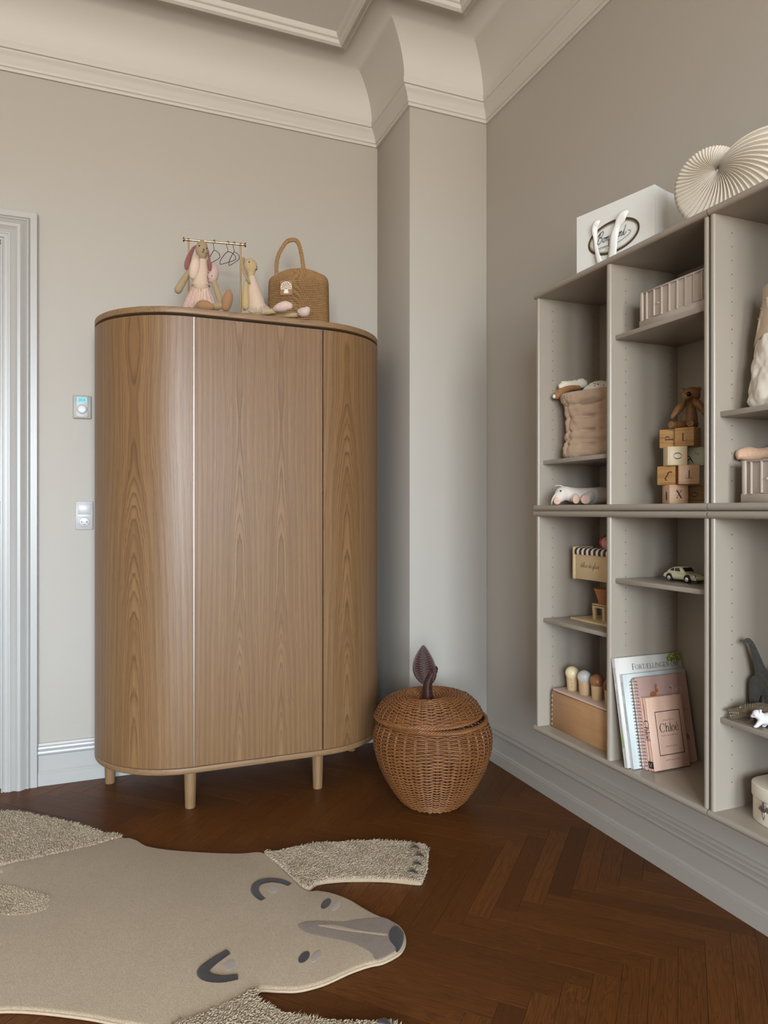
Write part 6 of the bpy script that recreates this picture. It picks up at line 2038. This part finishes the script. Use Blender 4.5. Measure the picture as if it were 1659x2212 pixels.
def cub():
    t = thing('polar_bear_figure', 'small white polar bear cub figure walking in front of the crocodile', 'toy bear', at(1640, 1.548, ZA), -YAW-radians(30))
    linen('cub_white', rgb(220, 218, 214), rgb(198, 196, 193), 160, .4)
    u = .001039; q = lambda px, py, y=0.0: ((px-1641)*u, y, (1566-py)*u)
    b = MB()
    b.ell(q(1637,1536,0), (.0115, .0100, .0105), 16, 12)
    b.limb([q(1632,1539,0), q(1627,1542,-.001)], [.0062, .0042], 12)
    b.limb([q(1640,1538,0), q(1650,1545,.002), q(1664,1544,.004), q(1678,1546,.006)], [.0095, .0135, .0150, .0140], 16)
    for p in ([q(1645,1550,-.007), q(1640,1556,-.009), q(1635,1562,-.010), q(1631,1563.5,-.010)], [q(1657,1550,.006), q(1654,1556,.008), q(1651,1562.5,.008), q(1648,1563.5,.008)],
              [q(1672,1550,-.006), q(1672,1562,-.008)], [q(1682,1550,.008), q(1684,1562,.008)]):
        b.limb(p, [.0068, .0058, .0042, .0030][:len(p)], 12)
    blend(b, 'body', M['cub_white'], t, .0022, 3)
    t.scale = (.92, .92, .92)
    for y in (-.0075, .0075):
        MB().ell(q(1643.5,1529.5,y), (.0028, .0018, .0030), 10, 8).build('ear', M['cub_white'], t, smooth=True)
    MB().ell(q(1631.5,1538,-.0086), .0009, 8, 6).build('eye', M['bead_black'], t, smooth=True)
    MB().ell(q(1623.5,1541,-.001), (.0012, .0016, .0012), 8, 6).build('nose', M['ink_grey'], t, smooth=True)
cub()
def suitcase():
    t = thing('toy_suitcase', 'oval cream cardboard suitcase with metal clasp on the lowest shelf', 'suitcase', (1.425, 1.062, ZL), 0)
    plain('card_cream', rgb(222, 210, 190), .55, var=.02, scale=50, bump=.15, bscale=200)
    plain('clasp_metal', rgb(150, 142, 134), .3, metal=.9)
    def foot(a, b, n=64, e=.62):
        out = []
        for i in range(n):
            th = 2*pi*i/n; c, s = cos(th), sin(th)
            out.append((a*abs(c)**e*(1 if c >= 0 else -1), b*abs(s)**e*(1 if s >= 0 else -1)))
        return out
    MB().prism(foot(.074, .116), 'z', 0, .070).build('case', M['card_cream'], t, bevel=.002)
    lid = MB().prism(foot(.0765, .1185), 'z', .053, .083).build('lid', M['card_cream'], t, bevel=.0025)
    s = []
    for k in range(5):
        a = pi/2+2*pi*k/5
        s += [[(0, 0), (.008*cos(a-.63), .008*sin(a-.63)), (.020*cos(a), .020*sin(a)), (.008*cos(a+.63), .008*sin(a+.63))]]
    printed('star_print', s, M['ink_grey'], lid, (-.005, .045, .083), (0, 1, 0), (-1, 0, 0))
    for yy in (.052, -.052):
        cl = MB().box(-.0790, -.0745, yy-.012, yy+.012, .034, .046).build('clasp', M['clasp_metal'], t, bevel=.0015)
        for dy in (-.009, .009): MB().tube([(-.0765, yy+dy, .040), (-.0808, yy+dy, .040)], .0034, 12).build('rivet', M['clasp_metal'], cl, smooth=True, angle=40)
        MB().tube([(-.0800, yy-.006, .038), (-.0805, yy, .018), (-.0800, yy+.006, .038)], .0011, 6).build('bail', M['clasp_metal'], cl, smooth=True)
        MB().box(-.0815, -.0770, yy-.004, yy+.004, .034, .056).build('hasp', M['clasp_metal'], cl, bevel=.001)
suitcase()
# ------------------------------------------------------------------ rest every free-standing thing exactly on what carries it
bpy.context.view_layer.update()
def lowest(o):
    z = 1e9
    for c in [o] + list(o.children_recursive):
        if c.type == 'MESH' and len(c.data.vertices):
            mw = c.matrix_world
            z = min(z, min((mw @ v.co).z for v in c.data.vertices))
    return z
SUP = {'plush_rabbit': ZW-.0003, 'clothes_rack': ZW-.0003, 'jute_bag': ZW-.0003, 'shell_vase': ZT, 'paper_bag': ZT, 'quilted_bag': 1.2625,
       'plush_pig': ZU-.0003, 'book': ZL-.0003, 'spiral_notebook': ZL-.0003, 'toy_car': .9135, 'dinosaur_figure': .6245,
       'crocodile_figure': .6245, 'polar_bear_figure': .6245, 'apple_basket': 0.0, 'quilted_backpack': 1.3295}
for o in list(COL.objects):
    k = o.name.split('.')[0]
    if o.parent is None and k in SUP:
        o.location.z += SUP[k] + .0004 - lowest(o)
